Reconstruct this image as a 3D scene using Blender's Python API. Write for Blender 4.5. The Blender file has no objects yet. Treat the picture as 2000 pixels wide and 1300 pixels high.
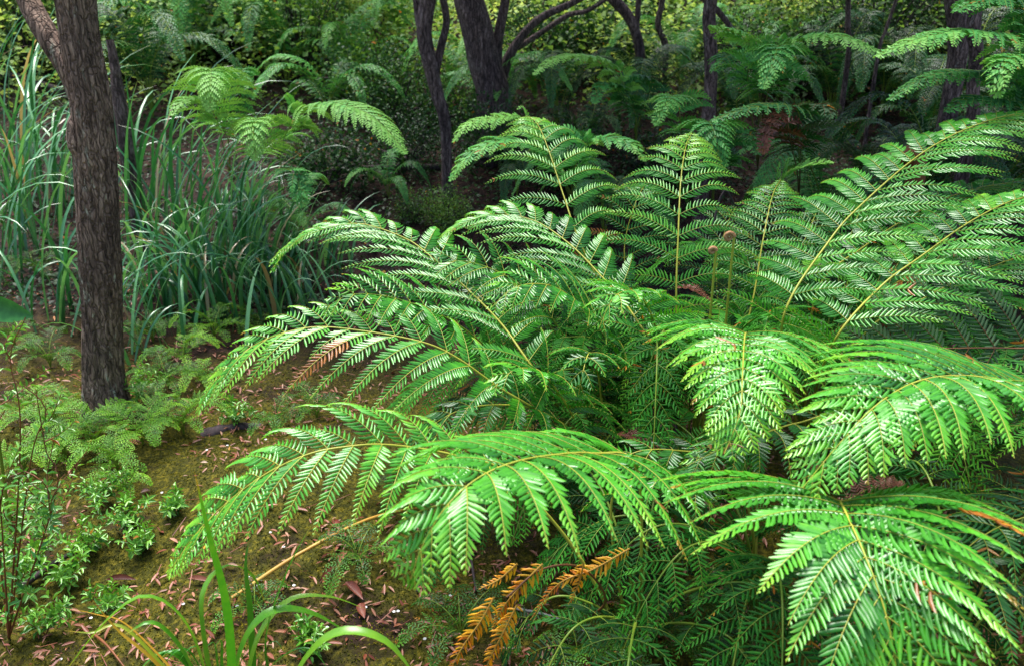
import bpy, math, random
import numpy as np
PI = math.pi
random.seed(7)
RNG = np.random.default_rng(11)
scene = bpy.context.scene

# ------------------------------------------------------------------ camera
CAM = np.array([0.0, 0.0, 1.55]); PITCH = math.radians(22.0); FOC = 2000 * 30 / 36.0
cd = bpy.data.cameras.new('camera'); cam = bpy.data.objects.new('camera', cd)
scene.collection.objects.link(cam); scene.camera = cam
cam.location = CAM; cam.rotation_euler = (PI / 2 - PITCH, 0, 0)
cd.lens = 30; cd.sensor_width = 36; cd.sensor_fit = 'HORIZONTAL'
cd.clip_start = 0.05; cd.clip_end = 400
cd.dof.use_dof = True; cd.dof.focus_distance = 2.25; cd.dof.aperture_fstop = 5.6

# ------------------------------------------------------------------ sky, sun, exposure
SUN_EL, SUN_AZ = math.radians(74), math.radians(-25)     # azimuth from +Y towards +X
world = bpy.data.worlds.new('World'); scene.world = world; world.use_nodes = True
wn = world.node_tree.nodes; wl = world.node_tree.links
sky = wn.new('ShaderNodeTexSky'); sky.sky_type = 'NISHITA'; sky.sun_disc = False
sky.sun_elevation = SUN_EL; sky.sun_rotation = SUN_AZ; sky.air_density = 1.0; sky.dust_density = 3.0; sky.ozone_density = 1.0
wl.new(sky.outputs[0], wn['Background'].inputs[0]); wn['Background'].inputs[1].default_value = 0.095
sd = bpy.data.lights.new('sun', 'SUN'); sd.energy = 2.7; sd.angle = math.radians(32); sd.color = (1.0, 0.97, 0.92)
sun = bpy.data.objects.new('sun', sd); scene.collection.objects.link(sun)
sun.rotation_euler = (PI / 2 - SUN_EL, 0, -SUN_AZ + PI)
scene.view_settings.view_transform = 'Standard'; scene.view_settings.look = 'None'
scene.view_settings.gamma = 1.0; scene.view_settings.exposure = 1.45
scene.cycles.max_bounces = 6; scene.cycles.diffuse_bounces = 1; scene.cycles.glossy_bounces = 2
scene.cycles.transmission_bounces = 2; scene.cycles.transparent_max_bounces = 4
scene.cycles.sample_clamp_indirect = 6.0

# ------------------------------------------------------------------ helpers
def nz(v):
    v = np.asarray(v, float); return v / (np.linalg.norm(v, axis=-1, keepdims=True) + 1e-12)
RIGHT = np.array([1.0, 0, 0]); FWD = np.array([0, math.cos(PITCH), -math.sin(PITCH)]); UPV = np.array([0, math.sin(PITCH), math.cos(PITCH)])
UP = np.array([0, 0, 1.0]); DOWN = -UP
def ray(px, py): return RIGHT * (px - 1000) / FOC + UPV * (650 - py) / FOC + FWD
def P(px, py, Y):
    d = ray(px, py); return CAM + d * (Y / d[1])
def _hash(ix, iy, iz, s):
    h = (ix.astype(np.int64) * 374761393 + iy.astype(np.int64) * 668265263 + iz.astype(np.int64) * 2147483647 + s * 974634777) & 0xffffffff
    h = ((h ^ (h >> 13)) * 1274126177) & 0xffffffff
    return ((h ^ (h >> 16)) & 0xffff) / 65535.0
def vn(x, y, z=0.0, s=0):
    x, y, z = np.broadcast_arrays(np.asarray(x, float), np.asarray(y, float), np.asarray(z, float))
    ix, iy, iz = np.floor(x), np.floor(y), np.floor(z); fx, fy, fz = x - ix, y - iy, z - iz
    fx, fy, fz = [f * f * (3 - 2 * f) for f in (fx, fy, fz)]
    r = 0
    for a in (0, 1):
        for b in (0, 1):
            for c in (0, 1):
                w = (fx if a else 1 - fx) * (fy if b else 1 - fy) * (fz if c else 1 - fz)
                r = r + w * _hash(ix + a, iy + b, iz + c, s)
    return r * 2 - 1
def fbm(x, y, z=0.0, s=0, o=4):
    r = 0; a = 0.5
    for k in range(o):
        r = r + a * vn(x * 2 ** k, y * 2 ** k, np.asarray(z) * 2 ** k, s + k); a *= .5
    return r
def gz(x, y):
    x = np.asarray(x, float); y = np.asarray(y, float)
    z = 0.25 * 0.8 * np.log1p(np.exp(np.clip((y - 5.0) / 0.8, -30, 60)))
    z = z + 0.10 * fbm(x * .9, y * .9, 0, 3) + 0.035 * fbm(x * 5, y * 5, 0, 9)
    z = z + 0.13 * np.exp(-(((x + .75) / .45) ** 2 + ((y - 2.25) / .42) ** 2))
    z = z - 0.18 * np.exp(-(((x - .1) / 1.0) ** 2 + ((y - 4.6) / .8) ** 2))
    z = z + 0.012 * vn(x * 25, y * 25, 0, 21) * (y < 6)
    return z
def G(px, py, extra=0.0):
    d = ray(px, py); lo = 0.3
    for k in range(4000):
        p = CAM + d * lo
        if p[2] <= gz(p[0], p[1]): break
        lo += 0.01
    p = CAM + d * lo; return np.array([p[0], p[1], float(gz(p[0], p[1])) + extra])
def onground(x, y, e=0.0): return np.array([x, y, float(gz(x, y)) + e])

class M:
    """collects verts / faces / material slots / a pigment attribute; builds ONE mesh object"""
    def __init__(s): s.v = []; s.f = []; s.m = []; s.c = []; s.n = 0
    def add(s, V, faces, mat=0, col=(0.3, 0, .5)):
        V = np.asarray(V, float).reshape(-1, 3)
        for F_ in faces:
            F_ = np.asarray(F_); s.f.append(F_ + s.n); s.m.append(np.full(len(F_), mat))
        col = np.asarray(col, float)
        if col.ndim == 1: col = np.tile(col, (len(V), 1))
        s.v.append(V); s.c.append(col); s.n += len(V)
    def mesh(s, name, mats, origin=(0, 0, 0)):
        me = bpy.data.meshes.new(name); V = np.concatenate(s.v) - np.asarray(origin)
        me.vertices.add(len(V)); me.vertices.foreach_set('co', V.astype(np.float32).ravel())
        tot = np.concatenate([np.full(len(f), f.shape[1]) for f in s.f]); idx = np.concatenate([f.ravel() for f in s.f])
        start = np.concatenate([[0], np.cumsum(tot)[:-1]])
        me.loops.add(len(idx)); me.loops.foreach_set('vertex_index', idx.astype(np.int32))
        me.polygons.add(len(tot)); me.polygons.foreach_set('loop_start', start.astype(np.int32))
        me.polygons.foreach_set('material_index', np.concatenate(s.m).astype(np.int32))
        me.update(calc_edges=True)
        me.polygons.foreach_set('use_smooth', np.ones(len(tot), bool))
        at = me.color_attributes.new('pig', 'FLOAT_COLOR', 'POINT')
        C = np.concatenate(s.c); C = np.concatenate([C, np.ones((len(C), 1))], 1)
        at.data.foreach_set('color', C.astype(np.float32).ravel())
        for m in mats: me.materials.append(m)
        me.validate(); return me
    def build(s, name, mats, parent=None, origin=(0, 0, 0)):
        if not isinstance(mats, (list, tuple)): mats = [mats]
        o = bpy.data.objects.new(name, s.mesh(name, mats, origin)); scene.collection.objects.link(o)
        if parent is not None: o.parent = parent
        else: o.location = origin
        return o
def tag(o, label=None, cat=None, group=None, kind=None):
    if label: o['label'] = label
    if cat: o['category'] = cat
    if group: o['group'] = group
    if kind: o['kind'] = kind
    return o
def thing(name, label, cat, loc, group=None):
    o = bpy.data.objects.new(name, None); scene.collection.objects.link(o); o.location = loc; o.empty_display_size = .1
    return tag(o, label, cat, group)

def catmull(pts, n=90):
    p = np.asarray(pts, float); p = np.vstack([2 * p[0] - p[1], p, 2 * p[-1] - p[-2]]); out = []
    m = len(p) - 3; k = max(4, int(n / m))
    for i in range(m):
        a, b, c, d = p[i:i + 4]; t = np.linspace(0, 1, k, endpoint=False)[:, None]
        out.append(.5 * ((2 * b) + (-a + c) * t + (2 * a - 5 * b + 4 * c - d) * t ** 2 + (-a + 3 * b - 3 * c + d) * t ** 3))
    out.append(p[-2][None]); c = np.concatenate(out)
    L = np.concatenate([[0], np.cumsum(np.linalg.norm(np.diff(c, axis=0), axis=1))])
    u = np.linspace(0, L[-1], n); r = np.stack([np.interp(u, L, c[:, k]) for k in range(3)], 1)
    return r, L[-1]
def tangents(c):
    return nz(np.gradient(c, axis=0))
def tube(m, c, rad, seg=6, mat=0, col=(.3, 0, .5), cap=True):
    c = np.asarray(c, float); n = len(c); T = tangents(c); rad = np.broadcast_to(np.asarray(rad, float), (n,))
    ref = np.array([0.31, .93, .17]) if abs(T[0] @ np.array([0.31, .93, .17])) < .9 else np.array([1.0, 0, 0])
    A = np.zeros_like(c); a = nz(ref - (ref @ T[0]) * T[0])
    for i in range(n):
        a = nz(a - (a @ T[i]) * T[i]); A[i] = a
    B = np.cross(T, A); th = np.linspace(0, 2 * PI, seg, endpoint=False)
    V = c[:, None] + rad[:, None, None] * (A[:, None] * np.cos(th)[None, :, None] + B[:, None] * np.sin(th)[None, :, None])
    i = np.arange(n - 1)[:, None] * seg; j = np.arange(seg)[None]; k = (j + 1) % seg
    Fq = np.stack([i + j, i + k, i + seg + k, i + seg + j], -1).reshape(-1, 4)
    m.add(V, [Fq], mat, col if np.ndim(col) == 1 else np.repeat(col, seg, 0))

# leaf templates: (u along, v across, w out of plane) + faces
def tmpl(st, fold=.25, arch=-.12, rib=0.0):
    V = []; 
    for u, w in st:
        if w == 0: V.append((u, 0, arch * u * u))
        else:
            V += [(u, w, fold * w + arch * u * u), (u, 0, arch * u * u), (u, -w, fold * w + arch * u * u)]
    V = np.array(V); T = []; Q = []; n = 0; prev = None
    for u, w in st:
        cur = [n] if w == 0 else [n, n + 1, n + 2]; n += len(cur)
        if prev is not None:
            if len(prev) == 1 and len(cur) == 3: T += [(prev[0], cur[1], cur[0]), (prev[0], cur[2], cur[1])]
            elif len(prev) == 3 and len(cur) == 1: T += [(prev[0], prev[1], cur[0]), (prev[1], prev[2], cur[0])]
            else: Q += [(prev[0], prev[1], cur[1], cur[0]), (prev[1], prev[2], cur[2], cur[1])]
        prev = cur
    return V, np.array(T, int).reshape(-1, 3), np.array(Q, int).reshape(-1, 4)
NEAR = tmpl([(0, .62), (.45, 1), (.8, .68), (1, 0)], fold=-.30, arch=-.10)
MID = tmpl([(0, .7), (.6, .95), (1, 0)], fold=-.25, arch=-.08)
DIA = tmpl([(0, 0), (.45, 1), (1, 0)], fold=.25, arch=-.1)
LANCE = tmpl([(0, 0), (.25, .8), (.55, 1), (.8, .6), (1, 0)], fold=.3, arch=-.18)
def leaves(m, tp, O, A, N, ln, wd, mat=0, col=None, to=None, bend=0.0):
    """place a leaf template at each origin O with axis A and normal N"""
    V, T, Q = tp; O = np.asarray(O); n = len(O); A = nz(A); N = nz(N - (N * A).sum(-1, keepdims=True) * A); B = np.cross(N, A)
    ln = np.broadcast_to(ln, (n,)); wd = np.broadcast_to(wd, (n,))
    X = O[:, None] + A[:, None] * (V[None, :, 0, None] * ln[:, None, None]) + B[:, None] * (V[None, :, 1, None] * wd[:, None, None]) \
        + N[:, None] * (np.where(V[:, 1] != 0, V[:, 2], V[:, 2])[None, :, None] * np.where(np.abs(V[:, 1]) > 0, 1, 1)[None, :, None]) * (ln[:, None, None] * .5 + wd[:, None, None] * .5)
    if to is not None:
        q_ = to - (to * A).sum(-1, keepdims=True) * A; X = X + q_[:, None] * (np.broadcast_to(bend, (n,)) * ln)[:, None, None] * (V[:, 0] ** 2)[None, :, None]
    k = len(V); off = (np.arange(n) * k)[:, None, None]
    f = []
    if len(T): f.append((T[None] + off).reshape(-1, 3))
    if len(Q): f.append((Q[None] + off).reshape(-1, 4))
    c = np.repeat(np.broadcast_to(col, (n, 3)), k, 0)
    m.add(X, f, mat, c)

# ------------------------------------------------------------------ materials
def mat(name):
    m = bpy.data.materials.new(name); m.use_nodes = True; nt = m.node_tree; nt.nodes.clear()
    out = nt.nodes.new('ShaderNodeOutputMaterial'); return m, nt, out
def N_(nt, t, **kw):
    n = nt.nodes.new(t)
    for k, v in kw.items(): setattr(n, k, v)
    return n
def ramp(nt, stops, src=None):
    r = nt.nodes.new('ShaderNodeValToRGB'); e = r.color_ramp.elements
    while len(e) < len(stops): e.new(.5)
    for q, (p, c) in zip(e, stops): q.position = p; q.color = (*c, 1)
    if src is not None: nt.links.new(src, r.inputs[0])
    return r
def mixc(nt, fac, a, b, mode='MIX'):
    x = nt.nodes.new('ShaderNodeMix'); x.data_type = 'RGBA'; x.blend_type = mode
    for i, v in ((0, fac), (6, a), (7, b)):
        if hasattr(v, 'is_output'): nt.links.new(v, x.inputs[i])
        elif i == 0: x.inputs[0].default_value = v
        else: x.inputs[i].default_value = (*v, 1)
    return x.outputs[2]
def leaf_mat(name, stops, rough=.38, trans=.18, dead=((.0, (.16, .055, .008)), (.5, (.38, .13, .008)), (1, (.55, .30, .02))), coat=.45, tcol=1.5, spec=.6, gloss_rough=.33):
    """pig.R picks the green, pig.G how dead, pig.B a random number per leaf"""
    m, nt, out = mat(name); L = nt.links
    at = N_(nt, 'ShaderNodeAttribute', attribute_name='pig'); sp = N_(nt, 'ShaderNodeSeparateColor'); L.new(at.outputs[0], sp.inputs[0])
    tc = N_(nt, 'ShaderNodeTexCoord'); no = N_(nt, 'ShaderNodeTexNoise'); no.inputs['Scale'].default_value = 60; no.inputs['Detail'].default_value = 3
    L.new(tc.outputs['Object'], no.inputs['Vector'])
    ad = N_(nt, 'ShaderNodeMath', operation='MULTIPLY_ADD'); L.new(no.outputs[0], ad.inputs[0]); ad.inputs[1].default_value = .35; 
    ad2 = N_(nt, 'ShaderNodeMath', operation='SUBTRACT'); L.new(sp.outputs[0], ad2.inputs[0]); ad2.inputs[1].default_value = .17; L.new(ad2.outputs[0], ad.inputs[2])
    g = ramp(nt, stops, ad.outputs[0])
    dr = ramp(nt, dead, sp.outputs[2])
    col = mixc(nt, sp.outputs[1], g.outputs[0], dr.outputs[0])
    b = N_(nt, 'ShaderNodeBsdfPrincipled'); L.new(col, b.inputs['Base Color']); b.inputs['Roughness'].default_value = rough
    b.inputs['Specular IOR Level'].default_value = spec; b.inputs['Coat Weight'].default_value = coat; b.inputs['Coat Roughness'].default_value = gloss_rough
    t = N_(nt, 'ShaderNodeBsdfTranslucent'); tcl = mixc(nt, 1.0, col, (tcol * 1.15, tcol, tcol * .5), 'MULTIPLY'); L.new(tcl, t.inputs[0])
    mx = N_(nt, 'ShaderNodeMixShader'); mx.inputs[0].default_value = trans
    L.new(b.outputs[0], mx.inputs[1]); L.new(t.outputs[0], mx.inputs[2]); L.new(mx.outputs[0], out.inputs[0]); return m
FERN = leaf_mat('fern_leaf', [(0, (.003, .028, .004)), (.35, (.018, .165, .010)), (.65, (.070, .37, .018)), (1, (.26, .58, .02))])
FERN_SHADE = leaf_mat('fern_leaf_matt_shade', [(0, (.003, .028, .004)), (.35, (.016, .14, .010)), (.65, (.06, .30, .018)), (1, (.22, .5, .02))], rough=.6, coat=0, spec=.22, trans=.12)  # duller, darker copy of the fern leaf, undergrowth shade put into its colour
FERN_BACK = leaf_mat('fern_leaf_far', [(0, (.005, .032, .010)), (.4, (.022, .14, .03)), (.7, (.09, .38, .075)), (1, (.24, .54, .10))], rough=.5, coat=.1, spec=.35)
UNDER = leaf_mat('fern_underside', [(0, (.03, .06, .03)), (.5, (.06, .13, .055)), (1, (.1, .2, .07))], rough=.6, coat=0, spec=.2)
DYING = leaf_mat('dying_frond', [(0, (.2, .1, .01)), (1, (.5, .3, .02))], rough=.45, coat=.1, trans=.3, dead=((0, (.50, .05, .004)), (.4, (.80, .22, .005)), (1, (.88, .50, .012))))
SEDGE = leaf_mat('sedge_blade', [(0, (.006, .045, .018)), (.5, (.030, .18, .06)), (1, (.17, .45, .17))], rough=.3, coat=.6, trans=.22, gloss_rough=.3,
                 dead=((0, (.22, .15, .07)), (1, (.42, .34, .18))))
STRAP = leaf_mat('strap_blade', [(0, (.015, .10, .01)), (.5, (.05, .26, .015)), (1, (.22, .45, .03))], rough=.32, coat=.25, trans=.35, gloss_rough=.3,
                 dead=((0, (.45, .14, .015)), (1, (.6, .42, .05))))
SHRUB = leaf_mat('shrub_leaf', [(0, (.012, .08, .015)), (.5, (.045, .24, .035)), (1, (.20, .48, .05))], rough=.32, coat=.3, trans=.2,
                 dead=((0, (.3, .08, .02)), (1, (.5, .25, .05))))
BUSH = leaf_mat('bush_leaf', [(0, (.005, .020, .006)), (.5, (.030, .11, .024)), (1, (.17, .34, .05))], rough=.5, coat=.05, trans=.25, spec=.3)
HILL = leaf_mat('hillside_leaf', [(0, (.03, .09, .02)), (.45, (.15, .30, .07)), (1, (.50, .66, .26))], rough=.6, coat=0, trans=.4, spec=.2)
LITTER = leaf_mat('dead_leaf', [(0, (.05, .014, .008)), (.4, (.20, .045, .02)), (.7, (.36, .15, .08)), (1, (.5, .36, .25))], rough=.5, coat=.1, trans=.05, tcol=1)
MOSSB = leaf_mat('moss_tuft', [(0, (.014, .02, .002)), (.5, (.085, .09, .006)), (1, (.32, .26, .015))], rough=.8, coat=0, trans=.15, spec=.15)

def simple(name, c1, c2, scale=(20, 20, 20), rough=.6, bump=.3, detail=6, spec=.4, dist=.004):
    m, nt, out = mat(name); L = nt.links
    tc = N_(nt, 'ShaderNodeTexCoord'); mp = N_(nt, 'ShaderNodeMapping'); mp.inputs['Scale'].default_value = scale; L.new(tc.outputs['Object'], mp.inputs[0])
    no = N_(nt, 'ShaderNodeTexNoise'); no.inputs['Scale'].default_value = 1; no.inputs['Detail'].default_value = detail; L.new(mp.outputs[0], no.inputs['Vector'])
    r = ramp(nt, [(.3, c1), (.7, c2)], no.outputs[0]); b = N_(nt, 'ShaderNodeBsdfPrincipled'); L.new(r.outputs[0], b.inputs['Base Color'])
    b.inputs['Roughness'].default_value = rough; b.inputs['Specular IOR Level'].default_value = spec
    bp = N_(nt, 'ShaderNodeBump'); bp.inputs['Strength'].default_value = bump; bp.inputs['Distance'].default_value = dist
    L.new(no.outputs[0], bp.inputs['Height']); L.new(bp.outputs[0], b.inputs['Normal']); L.new(b.outputs[0], out.inputs[0]); return m
RACHIS = simple('rachis_yellow', (.30, .32, .03), (.42, .42, .06), (8, 8, 8), .4, .1)
RACHIS_G = simple('rachis_green', (.10, .20, .02), (.22, .30, .03), (8, 8, 8), .4, .1)
RACHIS_B = simple('rachis_brown', (.07, .025, .012), (.18, .07, .02), (12, 12, 12), .5, .2)
STALK = simple('stalk_golden', (.42, .20, .03), (.55, .34, .06), (6, 30, 30), .4, .2)
REDSTEM = simple('stem_red_brown', (.10, .03, .015), (.26, .09, .03), (15, 15, 15), .5, .2)
DARKWOOD = simple('wood_dark', (.025, .018, .02), (.10, .075, .08), (30, 30, 10), .75, .6, spec=.25)
PALEWOOD = simple('wood_pale', (.22, .19, .18), (.5, .47, .45), (10, 10, 10), .7, .5)
PETAL = simple('white_petal', (.75, .74, .72), (.85, .85, .85), (10, 10, 10), .5, .1)
FIDDLE = simple('fiddlehead_fuzz', (.28, .12, .05), (.5, .28, .14), (150, 150, 150), .8, .8)

def bark_mat(name, dark, mid, pale, lichen, zs=5, amt=.5):
    m, nt, out = mat(name); L = nt.links
    tc = N_(nt, 'ShaderNodeTexCoord')
    def noise(scale, det=8, rough=.6, dim=1):
        mp = N_(nt, 'ShaderNodeMapping'); mp.inputs['Scale'].default_value = scale; L.new(tc.outputs['Object'], mp.inputs[0])
        n = N_(nt, 'ShaderNodeTexNoise'); n.inputs['Scale'].default_value = 1; n.inputs['Detail'].default_value = det; n.inputs['Roughness'].default_value = rough
        L.new(mp.outputs[0], n.inputs['Vector']); return n.outputs[0]
    a = noise((60, 60, zs * 2.2), 8, .7); big = noise((7, 7, 2.2), 5, .6); li = noise((26, 26, 9), 6, .7); fine = noise((220, 220, 30), 4, .6)
    c = ramp(nt, [(.32, dark), (.52, mid), (.72, pale)], a)
    tone = ramp(nt, [(.35, (.55, .50, .55)), (.65, (1.25, 1.15, 1.12))], big)
    c2 = mixc(nt, 1.0, c.outputs[0], tone.outputs[0], 'MULTIPLY')
    lm = ramp(nt, [(.58, (0, 0, 0)), (.68, (1, 1, 1))], li)
    lm2 = N_(nt, 'ShaderNodeMath', operation='MULTIPLY'); L.new(lm.outputs[0], lm2.inputs[0]); lm2.inputs[1].default_value = amt
    c3 = mixc(nt, lm2.outputs[0], c2, lichen)
    mpv = N_(nt, 'ShaderNodeMapping'); mpv.inputs['Scale'].default_value = (1, 1, .13); L.new(tc.outputs['Object'], mpv.inputs[0])
    dn = N_(nt, 'ShaderNodeTexNoise'); dn.inputs['Scale'].default_value = 14; dn.inputs['Detail'].default_value = 4; L.new(tc.outputs['Object'], dn.inputs['Vector'])
    va = N_(nt, 'ShaderNodeVectorMath', operation='MULTIPLY_ADD'); L.new(dn.outputs[1], va.inputs[0]); va.inputs[1].default_value = (.05, .05, .05); L.new(mpv.outputs[0], va.inputs[2])
    vo = N_(nt, 'ShaderNodeTexVoronoi', feature='DISTANCE_TO_EDGE'); vo.inputs['Scale'].default_value = 62; L.new(va.outputs[0], vo.inputs['Vector'])
    cr = ramp(nt, [(0, (.18, .16, .15)), (.16, (1, 1, 1))], vo.outputs['Distance']); c3 = mixc(nt, .7, c3, cr.outputs[0], 'MULTIPLY')
    b = N_(nt, 'ShaderNodeBsdfPrincipled'); L.new(c3, b.inputs['Base Color']); b.inputs['Roughness'].default_value = .75; b.inputs['Specular IOR Level'].default_value = .3
    b1 = N_(nt, 'ShaderNodeBump'); b1.inputs['Strength'].default_value = .9; b1.inputs['Distance'].default_value = .018; L.new(a, b1.inputs['Height'])
    b2 = N_(nt, 'ShaderNodeBump'); b2.inputs['Strength'].default_value = .5; b2.inputs['Distance'].default_value = .003; L.new(fine, b2.inputs['Height']); L.new(b1.outputs[0], b2.inputs['Normal'])
    b3 = N_(nt, 'ShaderNodeBump'); b3.inputs['Strength'].default_value = .8; b3.inputs['Distance'].default_value = .01; L.new(cr.outputs[0], b3.inputs['Height']); L.new(b2.outputs[0], b3.inputs['Normal'])
    L.new(b3.outputs[0], b.inputs['Normal']); L.new(b.outputs[0], out.inputs[0]); return m
BARK = bark_mat('bark_fibrous', (.05, .034, .026), (.33, .24, .175), (.68, .53, .41), (.62, .62, .48), 4.5, 1.0)
BARK2 = bark_mat('bark_far', (.045, .03, .03), (.20, .145, .135), (.48, .38, .37), (.35, .33, .3), 6, .5)

def ground_mat():
    m, nt, out = mat('forest_floor'); L = nt.links
    g = N_(nt, 'ShaderNodeNewGeometry')
    def noise(s, det=6, rough=.6):
        n = N_(nt, 'ShaderNodeTexNoise'); n.inputs['Scale'].default_value = s; n.inputs['Detail'].default_value = det; n.inputs['Roughness'].default_value = rough
        L.new(g.outputs['Position'], n.inputs['Vector']); return n.outputs[0]
    big = noise(2.6, 5, .65); fine = noise(60, 6, .7); mid = noise(14, 6, .65); vf = noise(300, 3, .6)
    moss = ramp(nt, [(.3, (.010, .011, .0015)), (.5, (.058, .058, .005)), (.7, (.21, .17, .014))], fine)
    soil = ramp(nt, [(.3, (.006, .004, .004)), (.5, (.024, .012, .009)), (.75, (.085, .042, .026))], mid)
    mk = ramp(nt, [(.34, (0, 0, 0)), (.46, (1, 1, 1))], big)
    sx = N_(nt, 'ShaderNodeSeparateXYZ'); L.new(g.outputs['Position'], sx.inputs[0])
    my = N_(nt, 'ShaderNodeMapRange'); L.new(sx.outputs[1], my.inputs[0]); my.inputs[1].default_value = 4.0; my.inputs[2].default_value = 3.0
    mm = N_(nt, 'ShaderNodeMath', operation='MULTIPLY'); L.new(my.outputs[0], mm.inputs[0]); L.new(mk.outputs[0], mm.inputs[1])
    c = mixc(nt, mm.outputs[0], soil.outputs[0], moss.outputs[0])
    b = N_(nt, 'ShaderNodeBsdfPrincipled'); L.new(c, b.inputs['Base Color']); b.inputs['Roughness'].default_value = .85; b.inputs['Specular IOR Level'].default_value = .2
    b1 = N_(nt, 'ShaderNodeBump'); b1.inputs['Strength'].default_value = 1; b1.inputs['Distance'].default_value = .02; L.new(mid, b1.inputs['Height'])
    b2 = N_(nt, 'ShaderNodeBump'); b2.inputs['Strength'].default_value = 1; b2.inputs['Distance'].default_value = .006; L.new(fine, b2.inputs['Height']); L.new(b1.outputs[0], b2.inputs['Normal'])
    b3 = N_(nt, 'ShaderNodeBump'); b3.inputs['Strength'].default_value = .6; b3.inputs['Distance'].default_value = .002; L.new(vf, b3.inputs['Height']); L.new(b2.outputs[0], b3.inputs['Normal'])
    L.new(b3.outputs[0], b.inputs['Normal']); L.new(b.outputs[0], out.inputs[0]); return m
GROUND = ground_mat()

# ------------------------------------------------------------------ ground
def grid(m, xs, ys):
    X, Y = np.meshgrid(xs, ys); Z = gz(X, Y); nx, ny = len(xs), len(ys)
    i = (np.arange(ny - 1)[:, None] * nx + np.arange(nx - 1)[None]).ravel()
    m.add(np.stack([X, Y, Z], -1), [np.stack([i, i + 1, i + nx + 1, i + nx], -1)])
def spread(a, b, fine_a, fine_b, step, coarse):
    lo = np.arange(a, fine_a, coarse); hi = np.arange(fine_b, b + coarse, coarse)
    return np.unique(np.concatenate([lo, np.arange(fine_a, fine_b, step), hi]))
gm = M(); grid(gm, spread(-60, 60, -2.6, 2.6, .022, .6), spread(-12, 110, 1.0, 5.6, .022, .6))
tag(gm.build('ground', GROUND), kind='structure')

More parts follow.
